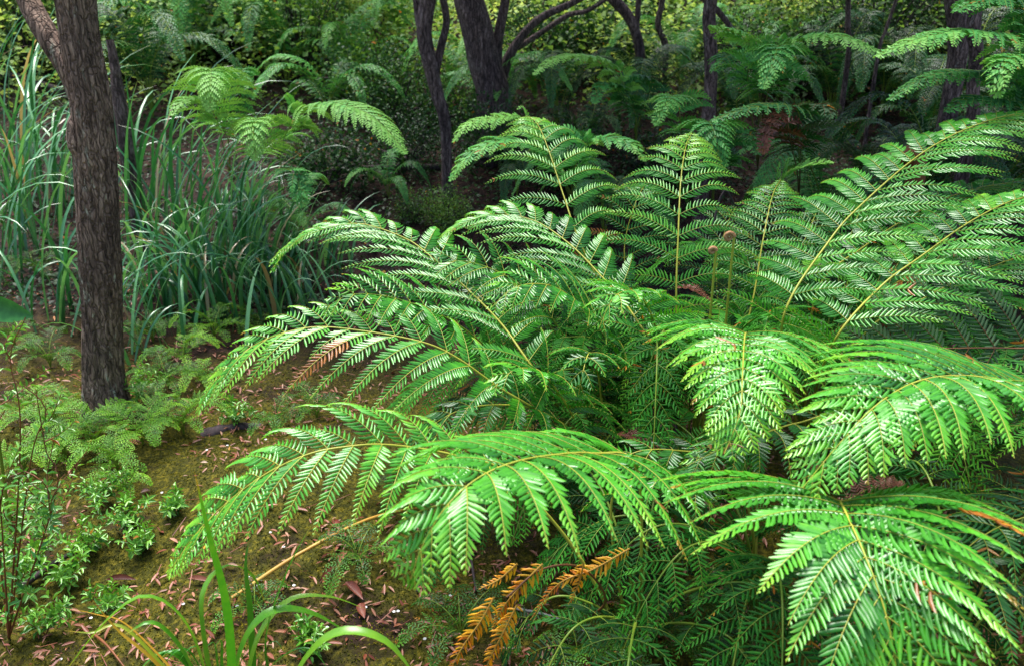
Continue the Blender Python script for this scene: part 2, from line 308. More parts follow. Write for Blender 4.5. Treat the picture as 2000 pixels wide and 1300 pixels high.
# ------------------------------------------------------------------ fern fronds
def frond_geo(leafM, rachM, ctrl, leaf0, L=.24, ps=.082, pl=.036, pitch=.0108, pw=.0030, D=None, droop=1.35, a0=76, a1=42, lift=.25, fw=.25,
              tint=.45, dead=0.0, tmp=NEAR, rr=.0045, roll=0.0, rslot=1, seed=0, curl=.0, tiptint=.35, basew=.55, missing=0.0, asym=1.0, asymneg=1.0, nref=None, deadpin=0.012):
    rg = np.random.default_rng(seed); c, tot = catmull(ctrl, 110); T = tangents(c)
    k0 = int(leaf0 * 109) if leaf0 < 1 else 0
    if D is None:
        h = c[-1] - c[k0]; h[2] = 0; D = h
    D = nz(np.asarray(D, float) * np.array([1, 1, 0])); S0 = nz(np.cross(D, UP))
    S = nz(S0 - (T @ S0)[:, None] * T); Nn = np.cross(S, T)
    if nref is not None:
        nr = nz(np.asarray(nref, float)); Nn = nz(nr - (T @ nr)[:, None] * T); S = np.cross(T, Nn)
    if roll:
        r = math.radians(roll); S, Nn = S * math.cos(r) + Nn * math.sin(r), Nn * math.cos(r) - S * math.sin(r)
    lt = np.linspace(0, 1, 110); rad = rr * (1 - .82 * lt ** 1.4)
    tube(rachM, c, rad, 6, 0)
    leafy = tot * (1 - leaf0); pos = []; x = 0
    while x < leafy * .985:
        pos.append(x); u = x / leafy; x += ps * (1 - .62 * u) * rg.uniform(.93, 1.07)
    pos = np.array(pos); U = pos / leafy
    for u in U:
        f = leaf0 + (1 - leaf0) * u; fi = f * 109; k = min(int(fi), 108); w = fi - k
        base = c[k] * (1 - w) + c[k + 1] * w; t = T[k]; s = S[k]; n = Nn[k]
        prof = min(1, basew + (1 - basew) * u / .28) * (max(0, 1 - u ** 1.9)) ** .8
        for sg in (-1, 1):
            if rg.random() < missing: continue
            Lp = L * prof * (rg.uniform(.92, 1.06) if rg.random() > .04 else rg.uniform(.5, .85)) * (asym if sg > 0 else asymneg) + .008
            a = math.radians(a0 + (a1 - a0) * u + rg.uniform(-5, 5))
            d0 = nz(s * sg * math.sin(a) + t * math.cos(a) + n * (lift + rg.uniform(-.07, .07)))
            ms = 14; sk = np.linspace(0, 1, ms); dr = droop * rg.uniform(.85, 1.2)
            dd = nz(d0 + DOWN * (dr * sk ** 1.25)[:, None] + t * (fw * sk)[:, None] + n * (-curl * sk ** 2)[:, None])
            pts = base + np.concatenate([np.zeros((1, 3)), np.cumsum((dd[1:] + dd[:-1]) / 2, 0)]) * (Lp / (ms - 1))
            nq = max(3, int(Lp / pitch)); q = (np.arange(nq) + .35) / nq
            pp = np.stack([np.interp(q, sk, pts[:, j]) for j in range(3)], 1)
            dq = nz(np.stack([np.interp(q, sk, dd[:, j]) for j in range(3)], 1))
            b = nz(t - (dq @ t)[:, None] * dq); nn = nz(np.cross(dq, b)) * (1 if sg < 0 else -1)
            nn = np.where((nn @ n)[:, None] < 0, -nn, nn) if False else nn
            # keep the adaxial side continuous from the rachis normal outwards
            if nn[0] @ n < 0: nn = -nn
            size = (.55 + .45 * min(1, Lp / (.55 * L)))
            pr = np.minimum(1, .62 + q * 3) * np.maximum(.04, 1 - q ** 1.7) ** .75 * size
            isdead = rg.random() < deadpin; pt_ = rg.normal(0, .07); dv = 1.0 if isdead and rg.random() < .5 else 0
            tipb = rg.random() < .10; dvq = np.clip(dead + tipb * .8 * (q > .88) + (dv * (q > rg.uniform(.0, .8))) + (rg.random(nq) < .003), 0, 1)
            for sd in (-1, 1):
                al = np.radians(70 - 26 * q + rg.uniform(-4, 4, nq)); tw = rg.uniform(-.12, .12, nq)
                ax = dq * np.cos(al)[:, None] + b * (sd * np.sin(al))[:, None] + nn * (tw - .02)[:, None]
                nv = nn + b * (sd * .18 + rg.uniform(-.12, .12, nq))[:, None]
                ln = pl * pr * rg.uniform(.9, 1.08, nq); wd = pw * np.minimum(1, .35 + .8 * pr) * rg.uniform(.9, 1.1, nq)
                tv = np.clip(tint + pt_ + tiptint * q ** 2.5 + .25 * u ** 3 + rg.uniform(-.08, .08, nq), 0, 1)
                keep = rg.random(nq) > .022; ln = np.where(rg.random(nq) < .02, ln * .6, ln)
                leaves(leafM, tmp, pp[keep], ax[keep], nv[keep], ln[keep], wd[keep], 0, np.stack([tv, dvq, rg.random(nq) * .6 + .2 * (q) + dead * .1], 1)[keep], dq[keep], (rg.uniform(.12, .34, nq))[keep])
            rb = np.linspace(rr * .27, rr * .10, ms) * min(1, .5 + Lp / L)
            tube(leafM, pts + nn[np.minimum((sk * (nq - 1)).astype(int), nq - 1)] * .0006, rb, 3, rslot, cap=False)

def frond(plant, origin, ctrl, leaf0, mats=None, rmat=None, name='frond', label=None, **kw):
    lm, rm = M(), M(); frond_geo(lm, rm, ctrl, leaf0, **kw)
    mats = mats or [FERN, RACHIS]
    o = lm.build(name, mats, plant, origin); r = rm.build('rachis', rmat or mats[1], o, origin)
    if label: o['label'] = label
    return o
def traced(plant, root, pts, seed, **kw):
    """pts: (px, py, distance) from the first leafy point to the tip; root in world space; the bare stalk joins the two"""
    Q = [P(*p) for p in pts]; r = np.asarray(root, float); mid = r * .45 + Q[0] * .55
    back = nz(Q[0] - Q[1]); mid = mid + np.array([0, 0, .04]) + back * .03
    ctrl = [r, mid] + Q
    seg = np.linalg.norm(np.diff(np.array(ctrl), axis=0), axis=1); leaf0 = (seg[0] + seg[1]) / seg.sum()
    return frond(plant, root, ctrl, leaf0 * kw.pop('bare', .98), seed=seed, **kw)
def arch_ctrl(root, az, length, h=.6, tipdrop=.25, rise=.0, lean=.25):
    """a generic arching frond: az heading, reach, height of the arch"""
    D = np.array([math.cos(az), math.sin(az), 0]); r = np.asarray(root, float)
    return [r, r + D * length * lean * .35 + UP * h * .55, r + D * length * (lean + .1) + UP * h * .92, r + D * length * .62 + UP * h * 1.0,
            r + D * length * .85 + UP * (h - tipdrop * .4), r + D * length + UP * (h - tipdrop)]

# --- near plants, one root each
rootA = onground(.42, 2.35); rootB = onground(.30, 1.62); rootC = onground(.58, 2.45); rootD = onground(1.0, 2.55)
rootE = onground(.62, 1.75); rootF = onground(1.75, 1.75); rootG = onground(.95, 1.45)
A = thing('fern', 'large glossy fern in the middle, long fronds arching left over the mossy ground', 'fern', rootA, 'large ferns in the foreground')
traced(A, rootA, [(1063,745,2.05),(982,636,2.17),(916,568,2.26),(846,505,2.36),(790,465,2.43),(700,437,2.48),(620,450,2.48),(560,490,2.45),(532,530,2.43)], 1, L=.36, tint=.46, roll=5, asym=.85, droop=1.0, a0=66, fw=.45)
traced(A, rootA, [(1050,800,1.95),(972,754,1.93),(895,700,1.93),(825,668,1.93),(700,645,1.93),(600,640,1.92),(500,672,1.9),(430,732,1.88),(385,800,1.87)], 2, L=.35, tint=.5, roll=14, asym=.7, droop=1.15, a0=70, fw=.4)
traced(A, rootA, [(1280,700,2.15),(1230,605,2.25),(1170,535,2.34),(1110,475,2.43),(1040,430,2.52),(960,420,2.56),(890,445,2.56),(850,490,2.54)], 3, L=.34, tint=.46, roll=5, asym=.85, droop=1.0, a0=66, fw=.45)
traced(A, rootA, [(1130,760,2.3),(1110,690,2.35),(1060,620,2.4),(1000,570,2.42),(930,560,2.4),(870,590,2.35)], 4, L=.24, tint=.3, roll=20, rmat=RACHIS_G)
traced(A, rootA, [(1180,800,2.1),(1170,740,2.05),(1160,700,1.98),(1150,690,1.9),(1140,720,1.84),(1130,770,1.82)], 5, L=.17, tint=.25)
traced(A, rootA, [(1120,840,2.0),(1050,800,1.95),(980,790,1.9),(900,800,1.86),(830,840,1.85),(780,890,1.85)], 6, L=.17, tint=.25)
traced(A, rootA, [(1250,780,2.2),(1240,720,2.25),(1230,650,2.3),(1210,590,2.4),(1190,540,2.5)], 7, L=.19, tint=.22)
traced(A, rootA, [(1060,770,2.25),(960,685,2.2),(880,625,2.15),(780,585,2.08),(690,575,2.0),(630,605,1.97)], 8, L=.26, tint=.42, roll=24, droop=1.0, a0=66, fw=.4, rmat=RACHIS_G)
traced(A, rootA, [(1130,700,2.35),(1060,600,2.36),(990,540,2.36),(900,510,2.34),(820,530,2.3)], 9, L=.26, tint=.38, roll=24, droop=1.0, a0=66, fw=.4, rmat=RACHIS_G)
traced(A, rootA, [(1230,760,2.25),(1200,680,2.2),(1150,610,2.14),(1080,560,2.08),(1010,560,2.02),(960,600,1.98)], 10, L=.26, tint=.4, roll=24, droop=1.0, a0=66, fw=.4)
traced(A, rootA, [(1300,760,2.3),(1290,680,2.25),(1270,610,2.18),(1240,570,2.1),(1200,580,2.02),(1170,640,1.98)], 14, L=.25, tint=.4, droop=1.0, a0=66, fw=.4)
traced(A, rootA, [(1150,860,2.05),(1100,780,1.98),(1060,730,1.9),(1010,720,1.84),(960,760,1.8)], 15, L=.22, tint=.35, droop=1.1)
B = thing('fern', 'bright fern low in front, its fronds hanging above the orange dead frond', 'fern', rootB, 'large ferns in the foreground')
traced(B, rootB, [(990,925,1.66),(910,895,1.62),(850,880,1.6),(760,868,1.56),(690,870,1.53),(600,887,1.5),(500,937,1.48),(400,1022,1.47),(330,1115,1.47)], 11, L=.27, tint=.55, roll=10, droop=1.3, a0=70, fw=.35, ps=.074)
traced(B, rootB, [(1240,905,1.55),(1160,885,1.42),(1080,888,1.3),(1000,903,1.19),(930,935,1.11),(870,990,1.06),(825,1065,1.03),(803,1130,1.02)], 12, L=.33, tint=.47, pl=.044, pw=.0037, droop=1.3, ps=.084, pitch=.0098)
traced(B, rootB, [(1200,960,1.7),(1280,930,1.65),(1350,950,1.55),(1400,1000,1.5)], 13, L=.17, tint=.3)
C_ = thing('fern', 'fern with two tall upright fronds on yellow stalks behind the middle fern', 'fern', rootC, 'large ferns in the foreground')
traced(C_, rootC, [(1140,490,2.58),(1100,380,2.72),(1072,295,2.86),(1050,243,3.0),(1028,226,3.14)], 21, L=.31, tint=.62, D=(-.3,1,0), ps=.095, pl=.034, lift=.15, droop=1.25, a0=66)
traced(C_, rootC, [(1321,600,2.42),(1325,450,2.52),(1330,350,2.66),(1340,285,2.82),(1352,260,2.95)], 22, L=.30, tint=.62, D=(0.1,1,0), ps=.085, pl=.034, lift=.15, droop=1.2, a0=68)
traced(C_, rootC, [(1462,620,2.45),(1490,470,2.58),(1508,385,2.74),(1525,350,2.9)], 23, L=.2, tint=.40, D=(0.2,1,0), ps=.055, lift=.05, droop=.9, pl=.026)
traced(C_, rootC, [(1230,560,2.8),(1220,480,2.85),(1240,400,2.9),(1260,360,3.0)], 24, L=.2, tint=.3, D=(0.2,1,0), ps=.06, droop=1.0, pl=.028)
traced(C_, rootC, [(1400,620,2.7),(1400,520,2.8),(1420,440,2.9),(1440,400,3.0)], 25, L=.2, tint=.28, D=(0.2,1,0), ps=.06, droop=1.0, pl=.028)
D_ = thing('fern', 'fern on the right with long straight fronds slanting up towards the right edge', 'fern', rootD, 'large ferns in the foreground')
traced(D_, rootD, [(1530,620,2.1),(1620,470,2.27),(1690,393,2.37),(1800,300,2.52),(1900,247,2.62),(2000,222,2.7),(2090,245,2.74)], 31, L=.34, tint=.5, ps=.078, lift=.12, droop=.9, a0=70, a1=42, fw=.45)
traced(D_, rootD, [(1630,665,1.95),(1720,560,2.06),(1800,500,2.14),(1900,430,2.25),(2000,385,2.33),(2120,375,2.4)], 32, L=.32, tint=.48, ps=.078, lift=.12, droop=.9, a0=70, a1=42, fw=.45)
traced(D_, rootD, [(1560,700,2.5),(1640,640,2.5),(1740,560,2.45),(1850,500,2.4),(1950,470,2.35)], 33, L=.28, tint=.38, droop=.9, a0=68, fw=.45)
traced(D_, rootD, [(1700,640,2.15),(1790,590,2.22),(1890,540,2.3),(2000,500,2.38),(2100,490,2.42)], 36, L=.28, tint=.36, droop=.9, a0=68, fw=.45)
traced(D_, rootD, [(1600,560,2.5),(1690,480,2.65),(1800,410,2.8),(1900,370,2.9),(2020,350,2.95)], 37, L=.26, tint=.3, droop=.9, a0=68, fw=.45)
traced(D_, rootD, [(1500,640,2.5),(1540,540,2.6),(1580,450,2.7),(1600,400,2.8)], 34, L=.19, tint=.3, D=(.2,1,0), ps=.055)
E = thing('fern', 'fern with a bright umbrella-like frond drooping towards the viewer right of centre', 'fern', rootE, 'large ferns in the foreground')
traced(E, rootE, [(1480,740,2.1),(1466,675,1.93),(1457,650,1.77),(1453,676,1.62),(1450,735,1.5),(1445,805,1.42),(1415,885,1.37)], 41, L=.31, tint=.5, droop=1.1, ps=.064, pl=.044, pw=.0033, pitch=.0100)
traced(E, rootE, [(1640,820,1.75),(1560,825,1.7),(1480,850,1.63),(1400,880,1.58),(1340,910,1.56)], 42, L=.2, tint=.3)
traced(E, rootE, [(1420,900,1.8),(1330,880,1.8),(1250,880,1.78),(1190,910,1.76)], 43, L=.17, tint=.25)
F_ = thing('fern', 'fern at the right edge, broad arching frond with many parallel hanging side leaves', 'fern', rootF, 'large ferns in the foreground')
traced(F_, rootF, [(2080,790,1.75),(1980,748,1.6),(1880,733,1.48),(1790,745,1.4),(1710,792,1.33),(1640,865,1.28),(1565,955,1.25)], 51, L=.36, tint=.46, pl=.050, pw=.0037, droop=1.05, ps=.07, pitch=.0102)
traced(F_, rootF, [(2120,1000,1.6),(2000,1010,1.5),(1900,1060,1.42),(1850,1130,1.38)], 52, L=.22, tint=.22)
H = thing('fern', 'fern in the lower right corner with one huge bright frond spreading toward the camera', 'fern', rootG, 'large ferns in the foreground')
traced(H, rootG, [(1650,1010,1.42),(1640,978,1.3),(1652,1000,1.18),(1690,1085,1.07),(1725,1180,1.0),(1745,1270,.96),(1760,1370,.93)], 61, L=.37, tint=.44, pl=.052, pw=.0037, ps=.055, pitch=.0106, droop=.9, basew=.55, a0=72, a1=38, lift=.3)
traced(H, rootG, [(1800,1100,1.5),(1900,1120,1.42),(1980,1180,1.36),(2060,1270,1.32)], 62, L=.24, tint=.22)
# lower fronds filling the near plants' bases, shade put into their darkened pigment
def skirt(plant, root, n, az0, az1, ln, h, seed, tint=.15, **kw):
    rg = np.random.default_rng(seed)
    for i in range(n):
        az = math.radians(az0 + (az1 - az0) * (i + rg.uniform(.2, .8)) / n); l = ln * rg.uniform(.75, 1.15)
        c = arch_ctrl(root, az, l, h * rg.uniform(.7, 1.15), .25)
        frond(plant, root, c, .3, mats=[FERN_SHADE, RACHIS_G], seed=seed * 100 + i, L=l * .32, tint=max(0, tint - .1) + rg.uniform(-.05, .13), ps=.082, tmp=MID, pitch=.012, pl=.038, **kw)
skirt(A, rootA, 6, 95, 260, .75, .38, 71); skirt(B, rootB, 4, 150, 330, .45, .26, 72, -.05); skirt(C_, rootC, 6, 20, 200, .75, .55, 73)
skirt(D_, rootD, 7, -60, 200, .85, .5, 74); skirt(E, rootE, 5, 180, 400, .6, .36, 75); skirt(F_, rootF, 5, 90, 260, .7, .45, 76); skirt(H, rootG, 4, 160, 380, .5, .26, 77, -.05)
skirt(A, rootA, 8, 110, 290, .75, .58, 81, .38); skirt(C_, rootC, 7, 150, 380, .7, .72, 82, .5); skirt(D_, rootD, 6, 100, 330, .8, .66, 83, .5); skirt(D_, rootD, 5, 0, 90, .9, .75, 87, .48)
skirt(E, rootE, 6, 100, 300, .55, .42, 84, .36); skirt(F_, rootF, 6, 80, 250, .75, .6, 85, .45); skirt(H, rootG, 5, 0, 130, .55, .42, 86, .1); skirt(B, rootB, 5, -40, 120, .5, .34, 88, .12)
UF = thing('fern', 'fern showing grey-green frond undersides at the right edge behind the broad arching frond', 'fern', onground(1.75, 2.2), 'large ferns in the foreground')
traced(UF, onground(1.75, 2.2), [(2120,690,1.9),(1980,680,1.92),(1850,680,1.94),(1740,685,1.96),(1650,700,1.98)], 91, L=.30, tint=.4, mats=[UNDER, RACHIS_B], roll=62, droop=.1, lift=0, pw=.0042)
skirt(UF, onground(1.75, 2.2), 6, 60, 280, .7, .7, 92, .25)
traced(D_, rootF, [(2100,640,1.75),(2010,640,1.75),(1900,640,1.78),(1780,660,1.82),(1680,700,1.86)], 35, L=.24, tint=.5, mats=[UNDER, RACHIS_B], roll=75, droop=.1, lift=0) if False else None

# --- traced ferns of the middle distance
def midfern(label, px, py, fr, **kw):
    r = G(px, py); t = thing('fern', label, 'fern', r, 'ferns behind the foreground')
    for i, (pts, k) in enumerate(fr):
        a = dict(L=.22, ps=.055, pl=.034, pitch=.012, pw=.0055, tmp=MID, mats=[FERN_BACK, RACHIS_G], tint=.88, rr=.0045); a.update(kw); a.update(k)
        traced(t, r, pts, px + i, **a)
    return t
f1 = midfern('pale green fern behind the tall grass right of the leaning trunk, drooping rounded fronds', 450, 350, [
    ([(425,240,4.3),(420,165,4.1),(414,135,3.9),(412,160,3.75),(410,215,3.68)], dict(L=.26)),
    ([(440,260,4.2),(400,200,4.1),(360,195,4.0),(335,225,3.9)], dict(L=.13)),
    ([(500,300,4.0),(520,250,3.9),(505,232,3.75),(495,255,3.65),(500,310,3.6)], dict(L=.21)),
    ([(450,240,4.4),(465,160,4.4),(475,135,4.3),(485,170,4.2)], dict(L=.15, tint=.5))])
f2 = midfern('fern with one long fringe-like frond arching right across the dark gully', 555, 380, [
    ([(555,270,3.9),(590,222,3.85),(640,203,3.75),(700,213,3.65),(750,248,3.58),(792,298,3.52)], dict(L=.25, ps=.05)),
    ([(560,330,3.7),(580,350,3.6),(590,400,3.55)], dict(L=.12, tint=.45))])
f3 = midfern('fern arching left in front of the forked dark trunk, ribbed pale fronds', 1240, 300, [
    ([(1235,200,4.2),(1200,140,4.1),(1140,110,4.0),(1085,115,3.9),(1042,145,3.85)], dict(L=.17)),
    ([(1240,220,4.2),(1215,180,4.1),(1180,165,4.0),(1160,200,3.95)], dict(L=.15, tint=.45)),
    ([(1250,230,4.3),(1270,180,4.3),(1250,150,4.2),(1210,150,4.1)], dict(L=.14, tint=.3))])
f4 = midfern('small fern with pale hand-like frond under the background trees', 1330, 330, [
    ([(1330,260,3.8),(1325,200,3.7),(1312,187,3.55),(1300,205,3.45),(1280,240,3.42)], dict(L=.17, tint=.65))])
f5 = midfern('soft pale fern directly behind the tall upright frond', 1120, 420, [
    ([(1080,320,3.4),(1020,240,3.4),(960,232,3.35),(910,245,3.3),(885,280,3.28)], dict(L=.15)),
    ([(1090,340,3.3),(1040,285,3.25),(980,275,3.2),(920,300,3.15),(880,350,3.12)], dict(L=.17, tint=.6)),
    ([(1120,340,3.3),(1140,290,3.25),(1180,270,3.2),(1230,280,3.15),(1258,310,3.12)], dict(L=.17, tint=.62)),
    ([(1100,340,3.5),(1110,280,3.5),(1090,250,3.4),(1060,270,3.3)], dict(L=.16, tint=.5))])
f6 = midfern('rounded blue-green fern right behind the second upright frond', 1390, 430, [
    ([(1395,330,3.4),(1390,260,3.3),(1385,238,3.15),(1395,260,3.05),(1410,330,3.0)], dict(L=.2, tint=.4)),
    ([(1400,340,3.5),(1430,270,3.5),(1460,260,3.4),(1480,300,3.3)], dict(L=.15, tint=.25))])
f7 = midfern('wide flat fern spreading over the dark hollow at upper right', 1480, 330, [
    ([(1460,160,3.6),(1470,100,3.5),(1440,68,3.45),(1390,50,3.4)], dict(L=.17, tint=.75)),
    ([(1490,170,3.6),(1530,100,3.5),(1590,70,3.4),(1650,75,3.3),(1720,100,3.25)], dict(L=.2, tint=.75)),
    ([(1500,180,3.5),(1520,110,3.4),(1520,90,3.25),(1510,120,3.15),(1490,170,3.1)], dict(L=.18, tint=.5)),
    ([(1480,180,3.7),(1450,120,3.7),(1420,110,3.6),(1395,140,3.5)], dict(L=.15, tint=.35))])
f8 = midfern('bluish fern reaching in from the upper right edge', 2080, 420, [
    ([(2090,170,3.0),(2000,90,2.95),(1900,62,2.85),(1800,75,2.78),(1710,110,2.72)], dict(L=.22, tint=.65)),
    ([(2090,200,2.9),(2030,130,2.8),(1980,110,2.7),(1955,140,2.62),(1950,190,2.6)], dict(L=.18, tint=.6)),
    ([(2060,250,3.1),(1980,160,3.05),(1880,140,3.0),(1800,155,2.95),(1735,195,2.9)], dict(L=.17, tint=.35)),
    ([(2060,100,3.0),(2000,20,3.0),(1930,-5,2.9),(1870,20,2.8)], dict(L=.19, tint=.35)),
    ([(2050,260,2.9),(1990,210,2.85),(1910,190,2.8),(1850,215,2.75)], dict(L=.16, tint=.25))])
f9 = midfern('dull grey-green fern with a dark red withered frond in the shade', 1560, 400, [
    ([(1560,290,3.2),(1560,220,3.1),(1520,205,3.0),(1450,215,2.95),(1390,235,2.92)], dict(L=.14, tint=.2)),
    ([(1565,290,3.2),(1580,220,3.1),(1600,205,3.0),(1630,225,2.95)], dict(L=.16, tint=.25, mats=[UNDER, RACHIS_B])),
    ([(1545,280,3.1),(1535,230,3.05),(1515,225,3.0),(1500,250,2.97),(1490,300,2.95)], dict(L=.08, mats=[LITTER, RACHIS_B], tint=.12, tiptint=0))])
f10 = midfern('small lime green fern frond lit in the shade at upper right of the upright fronds', 1500, 440, [
    ([(1500,400,3.0),(1530,350,3.0),(1570,325,2.95),(1620,318,2.9)], dict(L=.10, tint=.8, droop=.4))])
# ------------------------------------------------------------------ library ferns for the back
LIB = []
for i in range(10):
    rg = random.Random(100 + i); lm, rm = M(), M()
    c = arch_ctrl((0, 0, 0), 0, rg.uniform(.75, .95), rg.uniform(.5, .85), rg.uniform(.2, .45), lean=rg.uniform(.15, .3))
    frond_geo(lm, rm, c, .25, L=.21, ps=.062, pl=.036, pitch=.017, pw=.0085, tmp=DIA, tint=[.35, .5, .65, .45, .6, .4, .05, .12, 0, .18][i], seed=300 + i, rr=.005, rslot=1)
    LIB.append((lm.mesh('frond', [FERN_BACK, RACHIS_G]), rm.mesh('rachis', [RACHIS_G])))
def libfern(x, y, n, sc, label, seed, group='small ferns of the background', z=None):
    rg = random.Random(seed); loc = onground(x, y) if z is None else np.array([x, y, z])
    t = thing('fern', label, 'fern', loc, group)
    for i in range(n):
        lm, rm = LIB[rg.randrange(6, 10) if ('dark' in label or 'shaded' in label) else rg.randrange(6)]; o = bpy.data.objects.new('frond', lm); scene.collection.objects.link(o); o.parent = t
        o.rotation_euler = (rg.uniform(-.15, .15), rg.uniform(-.2, .2), 2 * PI * (i + rg.uniform(-.3, .3)) / n); s = sc * rg.uniform(.8, 1.15); o.scale = (s, s, s * rg.uniform(.85, 1.1))
        r = bpy.data.objects.new('rachis', rm); scene.collection.objects.link(r); r.parent = o
    return t
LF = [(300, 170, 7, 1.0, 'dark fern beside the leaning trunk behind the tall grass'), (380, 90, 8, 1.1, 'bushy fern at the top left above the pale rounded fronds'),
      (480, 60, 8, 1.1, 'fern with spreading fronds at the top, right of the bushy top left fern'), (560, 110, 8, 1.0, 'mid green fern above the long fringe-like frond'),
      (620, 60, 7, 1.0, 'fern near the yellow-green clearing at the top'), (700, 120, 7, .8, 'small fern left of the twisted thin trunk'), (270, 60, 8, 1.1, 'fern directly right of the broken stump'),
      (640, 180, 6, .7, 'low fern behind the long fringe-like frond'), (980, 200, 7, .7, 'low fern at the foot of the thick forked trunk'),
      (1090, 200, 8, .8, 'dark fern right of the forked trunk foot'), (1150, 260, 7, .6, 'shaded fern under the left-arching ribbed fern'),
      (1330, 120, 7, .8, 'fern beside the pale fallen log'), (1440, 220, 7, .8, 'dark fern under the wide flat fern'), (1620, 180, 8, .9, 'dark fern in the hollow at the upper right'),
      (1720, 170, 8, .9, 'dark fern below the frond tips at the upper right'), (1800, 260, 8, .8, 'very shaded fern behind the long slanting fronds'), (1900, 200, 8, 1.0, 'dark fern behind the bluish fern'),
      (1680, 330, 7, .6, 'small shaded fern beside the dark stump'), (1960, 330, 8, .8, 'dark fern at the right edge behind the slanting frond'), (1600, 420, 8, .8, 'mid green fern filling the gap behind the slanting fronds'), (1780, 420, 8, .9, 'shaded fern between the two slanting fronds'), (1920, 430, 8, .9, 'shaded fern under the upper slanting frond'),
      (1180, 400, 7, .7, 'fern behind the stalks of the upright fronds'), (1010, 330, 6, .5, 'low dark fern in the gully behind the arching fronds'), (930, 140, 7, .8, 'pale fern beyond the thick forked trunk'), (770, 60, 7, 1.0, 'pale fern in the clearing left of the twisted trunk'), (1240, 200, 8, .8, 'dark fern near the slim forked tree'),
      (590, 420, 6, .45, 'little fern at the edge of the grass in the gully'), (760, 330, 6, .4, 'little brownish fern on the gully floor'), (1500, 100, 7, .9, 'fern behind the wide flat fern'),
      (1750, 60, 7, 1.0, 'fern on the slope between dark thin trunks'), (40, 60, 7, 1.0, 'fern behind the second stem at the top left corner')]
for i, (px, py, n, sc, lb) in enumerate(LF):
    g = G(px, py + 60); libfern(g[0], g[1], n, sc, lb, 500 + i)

# ------------------------------------------------------------------ blades, tussocks
def blade(m, root, az, ln, h, w, seed=0, tint=.4, dead=0, seg=12, pts=None, droop=1.0, matslot=0):
    rg = np.random.default_rng(seed)
    if pts is None:
        D = np.array([math.cos(az), math.sin(az), 0]); e0 = math.radians(rg.uniform(66, 88)); e1 = math.radians(rg.uniform(-75, 25)) * droop
        s = np.linspace(0, 1, seg); el = e0 + (e1 - e0) * s ** 2.3
        st = np.cos(el)[:, None] * D + np.sin(el)[:, None] * UP; c = np.asarray(root) + np.concatenate([np.zeros((1, 3)), np.cumsum(st[:-1], 0)]) * ln / (seg - 1)
    else:
        c, _ = catmull(pts, seg); D = nz((c[-1] - c[0]) * np.array([1, 1, 0.001])); s = np.linspace(0, 1, seg)
    T = tangents(c); S0 = nz(np.cross(D, UP)); S = nz(S0 - (T @ S0)[:, None] * T)
    ph = rg.uniform(-.6, .6) * s[:, None]; Nn = np.cross(S, T); S = S * np.cos(ph) + Nn * np.sin(ph); Nn = np.cross(S, T)
    wd = w * np.minimum(1, .55 + s * 2) * np.maximum(0.02, 1 - s ** 3.0)
    V = np.stack([c - S * wd[:, None] + Nn * wd[:, None] * .35, c, c + S * wd[:, None] + Nn * wd[:, None] * .35], 1)
    i = np.arange(seg - 1)[:, None] * 3; j = np.arange(2)[None]
    col = np.stack([np.clip(tint + .15 * s + rg.uniform(-.1, .1), 0, 1), np.clip(dead + (s > .93) * .6, 0, 1), np.full(seg, rg.random())], 1)
    m.add(V, [np.stack([i + j, i + j + 1, i + 3 + j + 1, i + 3 + j], -1).reshape(-1, 4)], matslot, np.repeat(col, 3, 0))
def tussock(label, x, y, n, ln, seed, spread_=.12, w=.0095, tint=.52, bias=None, group='tall grass tussocks left of the ferns'):
    rg = np.random.default_rng(seed); m = M(); r = onground(x, y)
    for k in range(int(n * .36)):
        p = r + np.array([rg.normal(0, spread_), rg.normal(0, spread_), 0]); p[2] = float(gz(p[0], p[1])) - .01
        az = rg.uniform(0, 2 * PI) if bias is None or rg.random() < .3 else math.radians(bias) + rg.normal(0, .7)
        dead = 1.0 if rg.random() < .07 else 0
        blade(m, p, az, ln * rg.uniform(.6, 1.3), 0, w * rg.uniform(.7, 1.3), seed * 1000 + k, tint + rg.uniform(-.4, .35), dead, droop=1.0 if rg.random() < .8 else -.6)
    return tag(m.build('grass_tussock', SEDGE, None, r), label, 'grass', group)
TU = [((30, 330), 'tall grass tussock at the left edge, blades arching right', 80, 1.35, 0), ((90, 420), 'dense grass tussock just left of the trunk', 80, 1.25, 20),
      ((10, 500), 'dark grass tussock low at the left edge', 60, 1.0, 10), ((290, 400), 'tall grass tussock right of the trunk with arching tips', 90, 1.2, 10),
      ((370, 430), 'grass tussock with long blades bending right', 80, 1.0, -10), ((440, 480), 'blue-green grass clump in front of the gully', 80, .85, 0),
      ((530, 500), 'grass clump beside the tip of the upper long frond', 120, .6, 0), ((330, 520), 'low grass clump at the right of the trunk', 100, .65, -20),
      ((110, 560), 'small grass clump left of the trunk foot', 60, .6, 10), ((600, 470), 'fine grass clump behind the upper long frond', 80, .55, 0),
      ((560, 560), 'low fine grass clump between the two long left-pointing fronds', 90, .5, 180), ((260, 620), 'low arching grass clump right beside the trunk', 80, .55, 0),
      ((400, 560), 'low spreading grass clump in the middle of the grassy patch', 110, .6, 180), ((480, 440), 'upright grass clump nearest to the gully', 100, .75, 0), ((150, 340), 'grass tussock hidden behind the trunk', 90, .9, 30), ((480, 560), 'short grass clump in the shade under the grass slope', 60, .45, -20)]
for i, ((px, py), lb, n, ln, bias) in enumerate(TU):
    g = G(px, py + 70); tussock(lb, g[0], g[1], n, ln, 40 + i, bias=bias)

